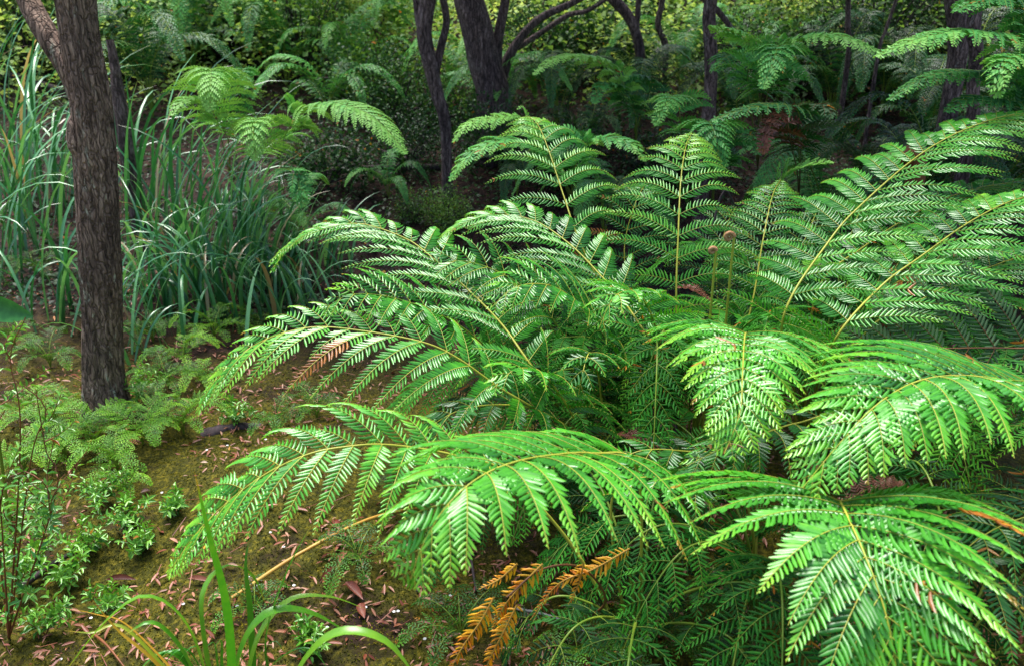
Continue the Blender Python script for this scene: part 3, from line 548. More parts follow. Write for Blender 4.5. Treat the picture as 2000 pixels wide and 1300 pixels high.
# front strap-leaved plant, blades traced
rs = onground(-.33, 1.42); SP = thing('strap_leaf_plant', 'broad strap-leaved grassy plant close to the camera at the bottom, bright green', 'plant', rs)
def sb(pts, w, seed, tint=.5, dead=0, label=None):
    m = M(); blade(m, None, 0, 0, 0, w, seed, tint, dead, seg=26, pts=[P(*p) for p in pts]); o = m.build('blade', STRAP, SP, rs)
    if label: o['label'] = label
sb([(460,1420,1.3),(445,1200,1.25),(410,1050,1.22),(380,920,1.2)], 0.0085, 1, .35)
sb([(560,1400,1.35),(520,1260,1.35),(560,1120,1.35),(610,1020,1.35)], 0.0088, 2, .45)
sb([(420,1400,1.3),(370,1230,1.28),(290,1165,1.25),(210,1210,1.22),(120,1320,1.2)], 0.0123, 3, .65)
sb([(410,1400,1.35),(360,1280,1.33),(300,1215,1.3),(240,1240,1.28)], 0.0105, 4, .5)
sb([(430,1400,1.3),(400,1230,1.33),(400,1150,1.36),(440,1105,1.4),(490,1120,1.42),(520,1180,1.42)], 0.0105, 5, .55)
sb([(460,1400,1.3),(470,1280,1.3),(520,1200,1.33),(600,1195,1.36),(690,1240,1.38)], 0.0158, 6, .55)
sb([(480,1400,1.3),(500,1260,1.35),(560,1175,1.4),(640,1165,1.42),(720,1190,1.45)], 0.0105, 7, .7)
sb([(540,1420,1.15),(590,1300,1.15),(660,1235,1.15),(750,1250,1.15),(820,1330,1.15)], 0.0123, 8, .62)
sb([(400,1400,1.3),(300,1290,1.28),(230,1230,1.27),(180,1170,1.26)], 0.0050, 9, .6, .9, 'yellowing blade with an orange tip')
sb([(400,1400,1.3),(250,1230,1.3),(180,1235,1.28),(125,1230,1.26)], 0.0050, 10, .8, .3, 'yellow-green short blade')
sb([(420,1400,1.3),(260,1230,1.32),(190,1200,1.3),(120,1185,1.28)], 0.0045, 11, .6, 1, 'blade withered orange')
sb([(500,1400,1.35),(490,1200,1.38),(480,1100,1.4),(490,1040,1.42)], 0.0079, 12, .4)
for k in range(16):
    a = random.uniform(-60, 60); sb([(460 + a * .6, 1420, 1.4), (460 + a * 1.6, 1310, 1.4), (460 + a * 3 + 20, 1240 + abs(a) * .6, 1.38), (460 + a * 4.4 + 20, 1250 + abs(a) * 1.8, 1.36)], .004, 20 + k, .35)

# ------------------------------------------------------------------ trees
def trunk(m, pts, widths, rid=(.05, .12), seg=72, n=220, seed=0, flare=.25, groove=1.0):
    """pts world centreline bottom to top, widths = diameters; fibrous ridged section"""
    c, tot = catmull(pts, n); T = tangents(c); t = np.linspace(0, 1, n); w = np.interp(t, np.linspace(0, 1, len(widths)), widths) / 2
    A_ = nz(np.array([1.0, 0, 0]) - (T @ np.array([1.0, 0, 0]))[:, None] * T); B_ = np.cross(T, A_); th = np.linspace(0, 2 * PI, seg, endpoint=False)
    zz = (t * tot)[:, None]; cx, sx = np.cos(th)[None], np.sin(th)[None]
    r = w[:, None] * (1 + rid[1] * fbm(cx * 1.6 + 5, sx * 1.6, zz * 1.6, seed, 3) + rid[0] * groove * fbm(cx * 11, sx * 11, zz * 3.2, seed + 5, 3)
                      + flare * np.exp(-zz / .12) * (1 + .6 * vn(cx * 2.5, sx * 2.5, 0, seed + 9)))
    V = c[:, None] + r[..., None] * (A_[:, None] * cx[..., None] + B_[:, None] * sx[..., None])
    i = np.arange(n - 1)[:, None] * seg; j = np.arange(seg)[None]; k = (j + 1) % seg
    m.add(V, [np.stack([i + j, i + k, i + seg + k, i + seg + j], -1).reshape(-1, 4)])
def px_w(px, Y, row): return px / FOC * np.linalg.norm(P(1000, row, Y) - CAM)
def shade_crown_mesh(t, b, ctr, rad, n, seed, leaf=.07):  # leaf mass above the view, added to shade the hollow below
    rg = np.random.default_rng(seed); mL = M(); k = 26; cl = ctr + nz(rg.normal(0, 1, (k, 3))) * rad * rg.random((k, 1)) ** .4 * np.array([1, 1, .55])
    i = rg.integers(0, k, n); O = cl[i] + rg.normal(0, 1, (n, 3)) * rad * .17
    leaves(mL, DIA, O, rg.normal(0, 1, (n, 3)), rg.normal(0, .8, (n, 3)) + UP, leaf * rg.uniform(.6, 1.3, n), leaf * .42 * rg.uniform(.7, 1.2, n), 0, np.stack([.35 + .3 * rg.random(n), np.zeros(n), rg.random(n)], 1))
    for q in cl[:10]: tube(mL, catmull([ctr - UP * .2, (ctr + q) / 2 + UP * .1, q], 10)[0], np.linspace(.03, .008, 10), 5, 1)
    mL.build('shade_crown', [BUSH, DARKWOOD], t, b)
TY = 2.95
tb = P(204, 775, TY); tb[2] = float(gz(tb[0], tb[1])) - .05
T1 = thing('tree', 'large fibrous grey-brown trunk leaning left, lichen spots, at the left of the picture', 'tree', tb)
m = M(); trunk(m, [tb, P(203,740,TY), P(199,600,TY), P(192,450,TY), P(188,350,TY), P(184,280,TY), P(176,180,TY), P(158,80,TY), P(148,0,TY), P(135,-120,TY), P(110,-300,TY), P(90,-600,TY)],
               [px_w(w, TY, 400) for w in (84, 75, 73, 77, 75, 75, 68, 66, 72, 68, 62, 50)], rid=(.13, .12), seed=3, seg=128, n=520, flare=.45); m.build('trunk', BARK, T1, tb)
m = M(); trunk(m, [P(175,260,TY + .03), P(140,150,TY + .03), P(95,75,TY + .05), P(55,0,TY + .1), P(10,-110,TY + .15), P(-30,-260,TY + .2)], [px_w(w, TY, 100) for w in (34, 40, 42, 40, 38, 30)], rid=(.06, .1), seed=8, seg=40, n=140, flare=0); m.build('branch', BARK, T1, tb)
# burl on the trunk's left side
m = M(); trunk(m, [P(168,330,TY - .03), P(152,285,TY - .03), P(150,240,TY - .02), P(160,200,TY - .01)], [px_w(w, TY, 250) for w in (10, 36, 34, 8)], rid=(.12, .2), seed=18, seg=32, n=60, flare=0); m.build('burl', BARK, T1, tb)
def bgtree(label, parts, Y, seed, mt=BARK2, name='tree', cat='tree', shade_crown=None):
    b = P(*parts[0][0][0], Y); b[2] = float(gz(b[0], b[1])) - .08; t = thing(name, label, cat, b)
    for k, (pts, ws) in enumerate(parts):
        q = [P(x, y, Y + .05 * k) for x, y in pts]
        if k == 0 and q[0][2] > b[2] + .1: q = [b.copy()] + q; ws = (ws[0] * 1.15,) + tuple(ws)
        if k == 0 and shade_crown is not None: q = q + [q[-1] + UP * .9 + RNG.normal(0, .15, 3), shade_crown[0]]; ws = tuple(ws) + (ws[-1] * .8, ws[-1] * .5)
        m = M(); trunk(m, q, [px_w(w * .78, Y, 100) for w in ws], rid=(.11, .18), seed=seed + k, seg=32, n=90, flare=.3 if k == 0 else 0)
        m.build('trunk' if k == 0 else 'branch', mt, t, b)
    if shade_crown is not None: shade_crown_mesh(t, b, shade_crown[0], shade_crown[1], shade_crown[2], seed)
    return t
bgtree('thick dark purple-brown forked trunk at top centre', [([(965,190),(945,120),(930,50),(912,-20),(900,-120)], (75, 72, 66, 62, 60)), ([(965,165),(972,80),(985,10),(1000,-80)], (32, 26, 22, 18)),
       ([(975,165),(1000,100),(1050,40),(1120,5),(1200,-40)], (30, 22, 17, 15, 12)), ([(1010,95),(1060,62),(1110,30),(1150,20),(1210,-20)], (14, 13, 12, 10, 8))], 6.6, 50, shade_crown=(np.array([-.1,5.8,4.0]), 1.7, 16000))
bgtree('twisted thin double trunk left of the thick forked one', [([(870,250),(855,190),(838,120),(828,60),(838,-20),(840,-80)], (26, 34, 40, 30, 34, 30)), ([(848,150),(862,90),(872,40),(862,-20),(858,-80)], (22, 18, 16, 18, 16)), ([(835,110),(818,50),(812,0),(805,-60)], (20, 14, 14, 12)), ([(850,160),(862,210),(866,245)], (16, 14, 12))], 5.6, 60, shade_crown=(np.array([-.5,5.8,4.2]), 1.2, 8000))
bgtree('slim purple-grey forked tree at top right of centre', [([(1250,115),(1240,60),(1222,25),(1190,-10),(1160,-60)], (24, 24, 24, 26, 24)), ([(1242,70),(1245,30),(1250,-30)], (14, 13, 12)), ], 7.2, 70, shade_crown=(np.array([1.4,7.0,4.6]), 1.5, 7000))
bgtree('thin leaning purple stem right of the slim forked tree', [([(1300,100),(1285,50),(1292,10),(1300,-50)], (12, 16, 14, 14))], 7.4, 74)
bgtree('dark upright trunk behind the wide flat fern', [([(1385,210),(1388,120),(1384,40),(1380,-60)], (34, 30, 30, 30)), ([(1432,60),(1400,20),(1360,-15),(1320,-60)], (12, 14, 14, 12))], 5.0, 80, shade_crown=(np.array([1.2,4.7,3.6]), 1.4, 15000))
bgtree('straight narrow dark stem at top right', [([(1657,110),(1656,50),(1658,-60)], (13, 12, 12))], 6.6, 88)
bgtree('thin leaning stem right of the narrow dark stem', [([(1715,110),(1730,60),(1750,0),(1765,-50)], (9, 9, 8, 8))], 6.2, 91)
bgtree('broad dark trunk in the shade near the top right corner', [([(1865,150),(1870,60),(1872,-60)], (44, 42, 42)), ([(1900,160),(1905,60),(1915,-50)], (24, 22, 20))], 5.2, 94, shade_crown=(np.array([2.6,5.0,3.8]), 1.6, 15000))
bgtree('dark trunk at the right edge behind the bluish fern', [([(1895,260),(1900,180),(1908,100),(1905,20)], (34, 30, 28, 28))], 4.4, 97, shade_crown=(np.array([2.4,4.2,3.4]), 1.0, 8000))
bgtree('short broken stump right behind the leaning trunk', [([(232,190),(226,140),(218,95),(214,78)], (40, 38, 30, 16))], 4.9, 99, name='stump', cat='stump')
bgtree('distant thin stem above the fringe-like frond', [([(676,60),(672,20),(670,-40)], (6, 6, 6))], 9.5, 101)
bgtree('pair of distant faint stems right of the forked trunk', [([(978,80),(985,30),(983,-40)], (11, 11, 10))], 9.5, 102)
# ------------------------------------------------------------------ logs, sticks
def stick(name, label, pts, r, mt, cat, seg=10, par=None, taper=.5, group=None):
    m = M(); q = [p if len(p) == 3 and isinstance(p, np.ndarray) else P(*p) for p in pts]; c, _ = catmull(q, 60); b = c[0].copy()
    s = np.linspace(0, 1, 60); tube(m, c, r * (1 - (1 - taper) * s) * (1 + .12 * vn(s * 14, 0, 0, int(r * 1e5))), seg)
    return tag(m.build(name, mt, None, b), label, cat, group)
stick('log', 'pale weathered fallen log at the back below the bright clearing', [G(1250,125,.08), G(1310,112,.08), G(1345,98,.08), G(1376,80,.08)], .11, PALEWOOD, 'log', taper=.8)
stick('log', 'dark fallen branch behind the grass at the left edge', [G(-60,140,.05), G(30,160,.05), G(90,178,.05), G(160,200,.05)], .04, DARKWOOD, 'log')
bgtree('dark reddish rotten leaning stump in the hollow behind the slanting frond', [([(1790,330),(1765,314),(1730,314),(1702,322)], (44, 46, 44, 36))], 3.4, 95, mt=REDSTEM, name='stump', cat='stump')
stick('stick', 'thin purple stick poking out behind the second upright frond', [onground(.62, 2.85), P(1400,410,2.9), P(1440,402,2.95), P(1490,395,3.0)], .007, DARKWOOD, 'stick')
def gstick(label, a, b, r, mt, name='stick', lift=.01, mid=None, cat='stick', sag=0):
    p, q = G(*a, lift), G(*b, lift); pts = [p, (p + q) / 2 + UP * (.012 + sag), q] if mid is None else [p, G(*mid, lift), q]
    return stick(name, label, pts, r, mt, cat, seg=7)
stick('fallen_stalk', 'golden yellow fallen fern stalk lying under the hanging frond', [G(455,1185,.03), G(600,1105,.05), G(745,1045,.06), G(900,1010,.05)], .0058, STALK, 'stalk', taper=.75)
gstick('black charred stick lying on the moss at the left', (45,1150), (190,1065), .010, DARKWOOD, cat='stick')
gstick('thin reddish twig lying on the moss below the yellow blades', (185,1245), (245,1310), .004, REDSTEM)
gstick('long thin dry twig lying across the moss towards the frond tip', (290,1000), (495,985), .0016, REDSTEM, lift=.02)
gstick('dark curved stick under the orange dead frond', (905,1010), (930,1160), .006, DARKWOOD)
gstick('second dark stick on the litter beneath the hanging frond', (845,1060), (815,1160), .006, DARKWOOD)
gstick('pale dry stalk pointing right beside the orange dead frond', (1010,1215), (1140,1258), .004, PALEWOOD, lift=.04)
gstick('dark mossy root at the edge of the moss bank', (395,850), (510,830), .03, DARKWOOD, name='root', cat='root', lift=-.008)
gstick('grey twig in the gully pointing up to the right', (660,320), (700,255), .006, DARKWOOD)
gstick('rotting log lying across the dark gully floor', (560,350), (860,330), .05, DARKWOOD, name='log', cat='log')

# orange dead frond, small withered frond
ro = onground(.12, 1.75); DF = thing('dead_frond', 'orange and yellow dying fern frond hanging under the bright front fern', 'frond', ro)
def sprig(pts, pl, seed, pitch=.0075):
    rg = np.random.default_rng(seed); c, tot = catmull([P(*p) for p in pts], 60); T = tangents(c); n = int(tot / pitch); q = (np.arange(n) + .5) / n
    pp = np.stack([np.interp(q, np.linspace(0, 1, 60), c[:, j]) for j in range(3)], 1); dq = nz(np.stack([np.interp(q, np.linspace(0, 1, 60), T[:, j]) for j in range(3)], 1))
    N = nz(np.array([.1, -.75, .6]) - (dq @ np.array([.1, -.75, .6]))[:, None] * dq); b = np.cross(N, dq); m = M()
    for sd in (-1, 1):
        al = np.radians(62 - 22 * q + rg.uniform(-9, 9, n)); ax = dq * np.cos(al)[:, None] + b * (sd * np.sin(al))[:, None] + N * rg.uniform(-.35, .1, n)[:, None]
        pr = np.minimum(1, .6 + q * 3) * np.maximum(.05, 1 - q ** 1.8) ** .7; k = rg.random(n) > .07
        leaves(m, NEAR, pp[k], ax[k], (N + b * sd * .3 + rg.normal(0, .3, (n, 3)))[k], (pl * pr * rg.uniform(.75, 1.1, n))[k], (.0033 * pr * rg.uniform(.6, 1.1, n))[k], 0, np.stack([q, np.ones(n), np.clip(1.0 - .55 * q + rg.uniform(-.35, .35, n), 0, 1)], 1)[k], dq[k], rg.uniform(0, .5, n)[k])
    o = m.build('side_leaf', DYING, DF, ro); m = M(); tube(m, c, np.linspace(.0022, .0006, 60), 5); m.build('midrib', STALK, o, ro)
for k, (pts, pl) in enumerate([([(965,1165,1.36),(940,1210,1.35),(905,1260,1.34),(872,1320,1.33)], .037), ([(1010,1180,1.37),(985,1230,1.36),(955,1290,1.35),(935,1350,1.35)], .031), ([(1230,1070,1.45),(1160,1110,1.44),(1090,1140,1.42),(1035,1210,1.4)], .028),
                               ([(1060,1100,1.42),(1020,1140,1.41),(980,1190,1.4),(960,1240,1.4)], .034), ([(1140,1100,1.43),(1130,1140,1.43),(1110,1180,1.42)], .022), ([(1010,1100,1.41),(975,1130,1.41),(935,1150,1.4)], .022)]): sprig(pts, pl, 230 + k)
m = M(); tube(m, catmull([ro, P(1180,1180,1.55), P(1140,1110,1.47), P(1060,1110,1.43), P(990,1165,1.38)], 60)[0], np.linspace(.004, .002, 60), 6); m.build('stalk', RACHIS_B, DF, ro)
for k, (lb, pts, L_) in enumerate([('rust-red withered sprig across the second upright stalk', [(1325,560,2.5),(1350,562,2.48),(1385,585,2.46)], .035), ('rusty brown dead frond tip above the huge lower right frond', [(1650,1000,1.35),(1690,965,1.36),(1750,950,1.38),(1790,960,1.4)], .05),
                                   ('brown dead frond on the ground under the umbrella-like frond', [(1290,900,1.9),(1240,850,1.95),(1200,850,2.0)], .06), ('orange-brown dead sprig under the broad right-hand frond', [(1580,960,1.5),(1585,930,1.5),(1595,905,1.5)], .04)]):
    r = P(*pts[0]); t = thing('withered_frond', lb, 'frond', r)
    frond(t, r, [P(*p) for p in pts], .02, mats=[LITTER, RACHIS_B], L=L_, ps=.018, pl=.014, pitch=.006, pw=.002, tint=.35, tiptint=0, seed=220 + k, rr=.002, droop=.3)

# fiddleheads
def fiddle(label, px, py, Y, r, hgt):
    top = P(px, py, Y); base = onground(top[0] + .03, top[1] + .02); m = M()
    th = np.linspace(0, 3.6 * PI, 70); rad = r * (1 - th / (4.1 * PI)); cc = top + np.array([r * .1, 0, 0])
    sp = np.stack([cc[0] + rad * np.cos(th + PI * .0) - r, np.full(70, cc[1]) + th * .0004, cc[2] + rad * np.sin(th)], 1)
    st, _ = catmull([base, (base * .5 + sp[0] * .5) + np.array([-.008, 0, 0]), sp[0] - UP * .1, sp[0]], 30)
    t = thing('fiddlehead', label, 'fern shoot', base); m2 = M(); tube(m2, st, .0035, 7); m2.build('stalk', RACHIS, t, base)
    tube(m, sp, np.linspace(.006, .003, 70), 8); m.build('coil', FIDDLE, t, base)
fiddle('brown curled fern shoot on a yellow stalk between the upright fronds', 1398, 490, 2.3, .010, .14)
fiddle('fuzzy tan unrolling fern shoot above the other curled one', 1433, 463, 2.35, .014, .2)

# ------------------------------------------------------------------ leafy shoots and shrubs
def shoot(mS, mL, pts, r, leafn, ll, lw, rg, tint=.5, whorl=1, up=.5, start=.15, deadp=.02, tp=LANCE):
    c, tot = catmull(pts, 40); T = tangents(c); tube(mS, c, np.linspace(r, r * .35, 40), 5)
    k = np.clip((start + (1 - start) * (np.arange(leafn) + rg.random(leafn) * .5) / leafn) * 39, 0, 39).astype(int)
    ang = np.arange(leafn) * 2.4 + rg.random(leafn); a = nz(np.cross(T[k], np.array([.3, .2, 1.0]) if abs(T[0][2]) < .8 else np.array([1.0, .2, 0]))); b = np.cross(T[k], a)
    out = a * np.cos(ang)[:, None] + b * np.sin(ang)[:, None]; ax = out + T[k] * rg.uniform(up * .6, up * 1.4, leafn)[:, None] + UP * .1
    N = T[k] * 1.0 - out * .3 + rg.normal(0, .2, (leafn, 3)) + UP * .4; u = (k / 39.0)
    s = rg.uniform(.7, 1.15, leafn) * (1 - .35 * u ** 3)
    leaves(mL, tp, c[k], ax, N, ll * s, lw * s, 0, np.stack([np.clip(tint + .3 * u + rg.uniform(-.15, .15, leafn), 0, 1), (rg.random(leafn) < deadp) * 1.0, rg.random(leafn)], 1))
def shrub(name, label, root, twigs, ll=.03, lw=.004, leafn=26, tint=.5, mt=None, st=None, cat='shrub', seed=0, sub=3, r=.003, group=None, subl=.13):
    rg = np.random.default_rng(seed); t = thing(name, label, cat, root, group); mS, mL = M(), M()
    for pts in twigs:
        q = [p if isinstance(p, np.ndarray) else P(*p) for p in pts]; shoot(mS, mL, q, r, leafn, ll, lw, rg, tint)
        c, tot = catmull(q, 30)
        for k in range(sub):
            i = int(30 * rg.uniform(.25, .9)); d = nz(rg.normal(0, 1, 3) + UP * .8 + (c[min(i + 1, 29)] - c[i - 1]) * 10); l = subl * rg.uniform(.5, 1.2)
            shoot(mS, mL, [c[i], c[i] + d * l * .5 + rg.normal(0, .01, 3), c[i] + d * l + UP * l * .15], r * .6, int(leafn * .55), ll, lw, rg, tint + .1)
    mS.build('stem', st or REDSTEM, t, root); mL.build('foliage', mt or SHRUB, t, root); return t
r = onground(-1.3, 1.75)
shrub('shrub', 'slender-leaved shrub with reddish stems at the left edge', r, [[r, (40,850,1.6),(20,700,1.6),(50,620,1.6)], [r, (60,900,1.65),(90,800,1.65),(30,740,1.65)], [r, (110,960,1.6),(90,880,1.6),(70,760,1.6)], [r,(0,980,1.5),(-20,860,1.5),(10,800,1.5)], [r,(-20,900,1.7),(-10,760,1.7),(0,660,1.7)]], seed=1, sub=3, leafn=26, ll=.03, lw=.0042, tint=.5)
r = G(100, 1040)
shrub('shrub', 'small upright shrub with dark stem growing from the moss', r, [[r, (98,1000,1.58),(92,930,1.58),(105,860,1.58)], [r, (100,980,1.58),(130,930,1.57),(170,880,1.56)], [r, (95,960,1.56),(50,920,1.52),(20,930,1.5)]], seed=2, sub=3, leafn=26, ll=.028, lw=.0045, tint=.5)
for i, (px, py, h, lb) in enumerate([(60, 1120, .10, 'low leafy seedling at the left edge on the moss'), (170, 1090, .09, 'leafy seedling by the black charred stick'), (250, 1040, .10, 'leafy seedling cluster in the middle of the moss'),
        (200, 990, .11, 'seedling with pale narrow leaves on the upper moss'), (90, 1240, .10, 'low seedling in the bottom left corner'), (220, 1190, .06, 'tiny seedling beside the reddish twig'), (30, 1040, .13, 'leafy sprig at the left edge below the shrub'),
        (280, 1080, .07, 'tiny feathery seedling near the frond tip'), (460, 830, .09, 'bright seedling on the edge of the bank'), (345, 1000, .05, 'tiny sprout on bare moss'), (130, 1150, .09, 'seedling between the charred stick and the red leaf'), (20, 1180, .12, 'bushy seedling low at the left edge'),
        (600, 1290, .07, 'small sprout at the bottom by the strap blades'), (270, 790, .14, 'narrow-leaved seedling at the foot of the trunk')]):
    r = G(px, py); rg = np.random.default_rng(i); tw = []
    for k in range(5):
        a = rg.uniform(0, 2 * PI); d = np.array([math.cos(a), math.sin(a), 0]); tw.append([r, r + d * h * .35 + UP * h * .6, r + d * h * .8 + UP * h])
    shrub('seedling', lb, r, tw, seed=20 + i, leafn=18, sub=2, subl=h * .6, ll=.03, lw=.0048, r=.0016, tint=.6, cat='seedling', group='seedlings on the mossy ground')
# the broad leaf at the left edge
r = onground(-1.35, 1.9); t = thing('broad_leaf_plant', 'single broad glossy leaf entering from the left edge', 'plant', r); m = M(); b = P(-40, 590, 1.8)
leaves(m, tmpl([(0, 0), (.15, .6), (.4, 1), (.7, .8), (.9, .35), (1, 0)], .15, -.12), [b], [P(58, 618, 1.75) - b], [np.array([.1, -1.5, .35])], np.linalg.norm(P(58, 618, 1.75) - b), .03, 0, (.45, 0, .5)); m.build('leaf', FERN_BACK, t, r)
m = M(); tube(m, catmull([r, r * .5 + b * .5, b], 20)[0], .004, 6); m.build('stem', RACHIS_G, t, r)

# small feathery ground ferns around the trunk
GFERN = leaf_mat('ground_fern_leaf', [(0, (.012, .06, .008)), (.4, (.05, .20, .012)), (.7, (.16, .42, .02)), (1, (.32, .58, .03))], rough=.5, coat=.1, spec=.35)
def groundfern(label, px, py, n, ln, seed, tint=.55, group='small feathery ground ferns'):
    r = G(px, py); t = thing('ground_fern', label, 'fern', r, group); rg = np.random.default_rng(seed)
    for i in range(n):
        az = 2 * PI * (i + rg.uniform(-.3, .3)) / n; l = ln * rg.uniform(.7, 1.2)
        frond(t, r, arch_ctrl(r, az, l, l * rg.uniform(.35, .8), l * .25), .25, mats=[GFERN, RACHIS_G], seed=seed * 50 + i, L=l * .3, ps=.024, pl=.014, pitch=.0075, pw=.0024, tmp=DIA, tint=tint + rg.uniform(-.2, .15), rr=.0018, droop=.4)
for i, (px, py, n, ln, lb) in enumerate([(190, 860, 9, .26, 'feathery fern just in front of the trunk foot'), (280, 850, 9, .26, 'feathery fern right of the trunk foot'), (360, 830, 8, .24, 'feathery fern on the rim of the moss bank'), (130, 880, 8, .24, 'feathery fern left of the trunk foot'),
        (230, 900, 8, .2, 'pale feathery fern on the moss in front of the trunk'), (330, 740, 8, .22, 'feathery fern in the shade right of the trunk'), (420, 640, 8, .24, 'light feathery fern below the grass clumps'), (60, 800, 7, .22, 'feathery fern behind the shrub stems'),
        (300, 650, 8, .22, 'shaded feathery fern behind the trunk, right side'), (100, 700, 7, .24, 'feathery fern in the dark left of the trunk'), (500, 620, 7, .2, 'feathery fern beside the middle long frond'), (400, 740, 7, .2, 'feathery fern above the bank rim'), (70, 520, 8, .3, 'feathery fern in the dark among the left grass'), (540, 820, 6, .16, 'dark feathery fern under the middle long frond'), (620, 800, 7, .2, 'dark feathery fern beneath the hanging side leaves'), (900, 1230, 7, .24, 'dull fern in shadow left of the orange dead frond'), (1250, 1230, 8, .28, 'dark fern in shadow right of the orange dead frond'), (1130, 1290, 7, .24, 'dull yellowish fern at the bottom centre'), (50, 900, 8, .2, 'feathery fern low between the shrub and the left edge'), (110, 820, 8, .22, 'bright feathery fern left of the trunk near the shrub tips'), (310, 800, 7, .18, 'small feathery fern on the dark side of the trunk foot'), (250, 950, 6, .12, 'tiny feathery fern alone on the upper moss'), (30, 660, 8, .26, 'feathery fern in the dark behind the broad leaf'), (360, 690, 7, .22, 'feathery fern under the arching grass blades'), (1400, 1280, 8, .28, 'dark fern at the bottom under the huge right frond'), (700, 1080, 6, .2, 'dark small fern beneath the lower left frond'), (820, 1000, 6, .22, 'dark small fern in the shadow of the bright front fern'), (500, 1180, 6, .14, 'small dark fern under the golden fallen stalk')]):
    dk = -.35 if 'dark' in lb or 'dull' in lb or 'shade' in lb else 0  # shade at these spots put into a darker leaf pigment
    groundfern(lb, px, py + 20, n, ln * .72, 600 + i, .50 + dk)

# ------------------------------------------------------------------ bushes
def bush(label, x, y, rx, rz_, n, leaf, seed, tint=.4, mt=BUSH, z=None, group='leafy bushes in the background', name='bush', fine=.35):
    rg = np.random.default_rng(seed); r = onground(x, y); t = thing(name, label, 'bush', r, group); mS, mL = M(), M()
    nb = 14 + int(rx * 20); ctr = r + UP * (rz_ * .9)
    for k in range(nb):
        d = nz(rg.normal(0, 1, 3) * np.array([1, 1, .9]) + UP * .35); l = rg.uniform(.6, 1.1); tip = ctr + d * np.array([rx, rx, rz_]) * l - UP * rz_ * .1
        mid = (r + tip) / 2 + UP * rz_ * .15 + rg.normal(0, .03, 3); c, _ = catmull([r, mid, tip], 14); tube(mS, c, np.linspace(.012, .003, 14) * (rx / .6), 4)
        q = int(n / nb); u = rg.random(q) ** .6; bp = np.stack([np.interp(.35 + .65 * u, np.linspace(0, 1, 14), c[:, j]) for j in range(3)], 1)
        O = bp + rg.normal(0, 1, (q, 3)) * rx * .16
        ax = nz(rg.normal(0, 1, (q, 3)) + d * .8); Nn = nz(rg.normal(0, .7, (q, 3)) + UP)
        cl = rg.uniform(-.15, .15)
        leaves(mL, DIA, O, ax, Nn, leaf * rg.uniform(.6, 1.3, q), leaf * fine * rg.uniform(.7, 1.2, q), 0, np.stack([np.clip(tint + cl + rg.uniform(-.2, .25, q), 0, 1), (rg.random(q) < .006) * 1.0, rg.random(q)], 1))
    mS.build('stem', DARKWOOD, t, r); mL.build('foliage', mt, t, r); return t
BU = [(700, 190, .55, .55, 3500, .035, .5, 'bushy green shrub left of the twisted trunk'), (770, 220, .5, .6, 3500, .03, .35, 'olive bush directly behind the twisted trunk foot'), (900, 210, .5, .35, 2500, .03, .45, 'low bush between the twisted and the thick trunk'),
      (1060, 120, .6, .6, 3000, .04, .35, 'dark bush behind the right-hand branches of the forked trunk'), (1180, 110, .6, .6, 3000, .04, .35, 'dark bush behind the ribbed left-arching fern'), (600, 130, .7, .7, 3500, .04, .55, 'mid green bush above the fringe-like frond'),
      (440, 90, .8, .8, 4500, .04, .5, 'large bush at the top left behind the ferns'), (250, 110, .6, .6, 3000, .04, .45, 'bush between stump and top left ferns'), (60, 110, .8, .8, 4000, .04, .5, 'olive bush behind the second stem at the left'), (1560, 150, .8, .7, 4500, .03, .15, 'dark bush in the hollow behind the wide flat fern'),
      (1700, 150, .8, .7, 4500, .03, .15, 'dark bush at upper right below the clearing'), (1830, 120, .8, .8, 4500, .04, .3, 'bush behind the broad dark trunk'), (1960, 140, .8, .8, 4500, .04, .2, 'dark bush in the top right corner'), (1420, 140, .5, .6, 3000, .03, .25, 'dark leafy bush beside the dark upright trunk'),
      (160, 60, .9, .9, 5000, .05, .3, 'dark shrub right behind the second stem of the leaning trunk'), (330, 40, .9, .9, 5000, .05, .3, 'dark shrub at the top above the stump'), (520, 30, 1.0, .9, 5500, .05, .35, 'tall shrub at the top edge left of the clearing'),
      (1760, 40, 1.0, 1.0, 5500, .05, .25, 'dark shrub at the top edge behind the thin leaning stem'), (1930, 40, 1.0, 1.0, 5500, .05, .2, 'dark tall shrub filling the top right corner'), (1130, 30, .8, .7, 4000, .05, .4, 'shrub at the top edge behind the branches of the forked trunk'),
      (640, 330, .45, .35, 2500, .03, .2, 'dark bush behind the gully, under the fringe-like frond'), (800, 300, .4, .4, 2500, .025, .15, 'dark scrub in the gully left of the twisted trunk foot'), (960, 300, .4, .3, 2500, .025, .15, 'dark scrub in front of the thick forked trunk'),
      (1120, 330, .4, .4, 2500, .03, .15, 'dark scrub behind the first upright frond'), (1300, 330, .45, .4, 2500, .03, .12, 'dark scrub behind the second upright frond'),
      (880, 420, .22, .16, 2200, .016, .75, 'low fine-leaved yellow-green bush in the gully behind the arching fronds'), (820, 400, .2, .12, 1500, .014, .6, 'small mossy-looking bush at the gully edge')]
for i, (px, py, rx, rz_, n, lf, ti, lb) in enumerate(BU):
    g = G(px, py + 30); bush(lb, g[0], g[1], rx, rz_ * (.6 if rz_ > .3 and 620 < px < 1650 else 1), n, lf, 700 + i, ti)

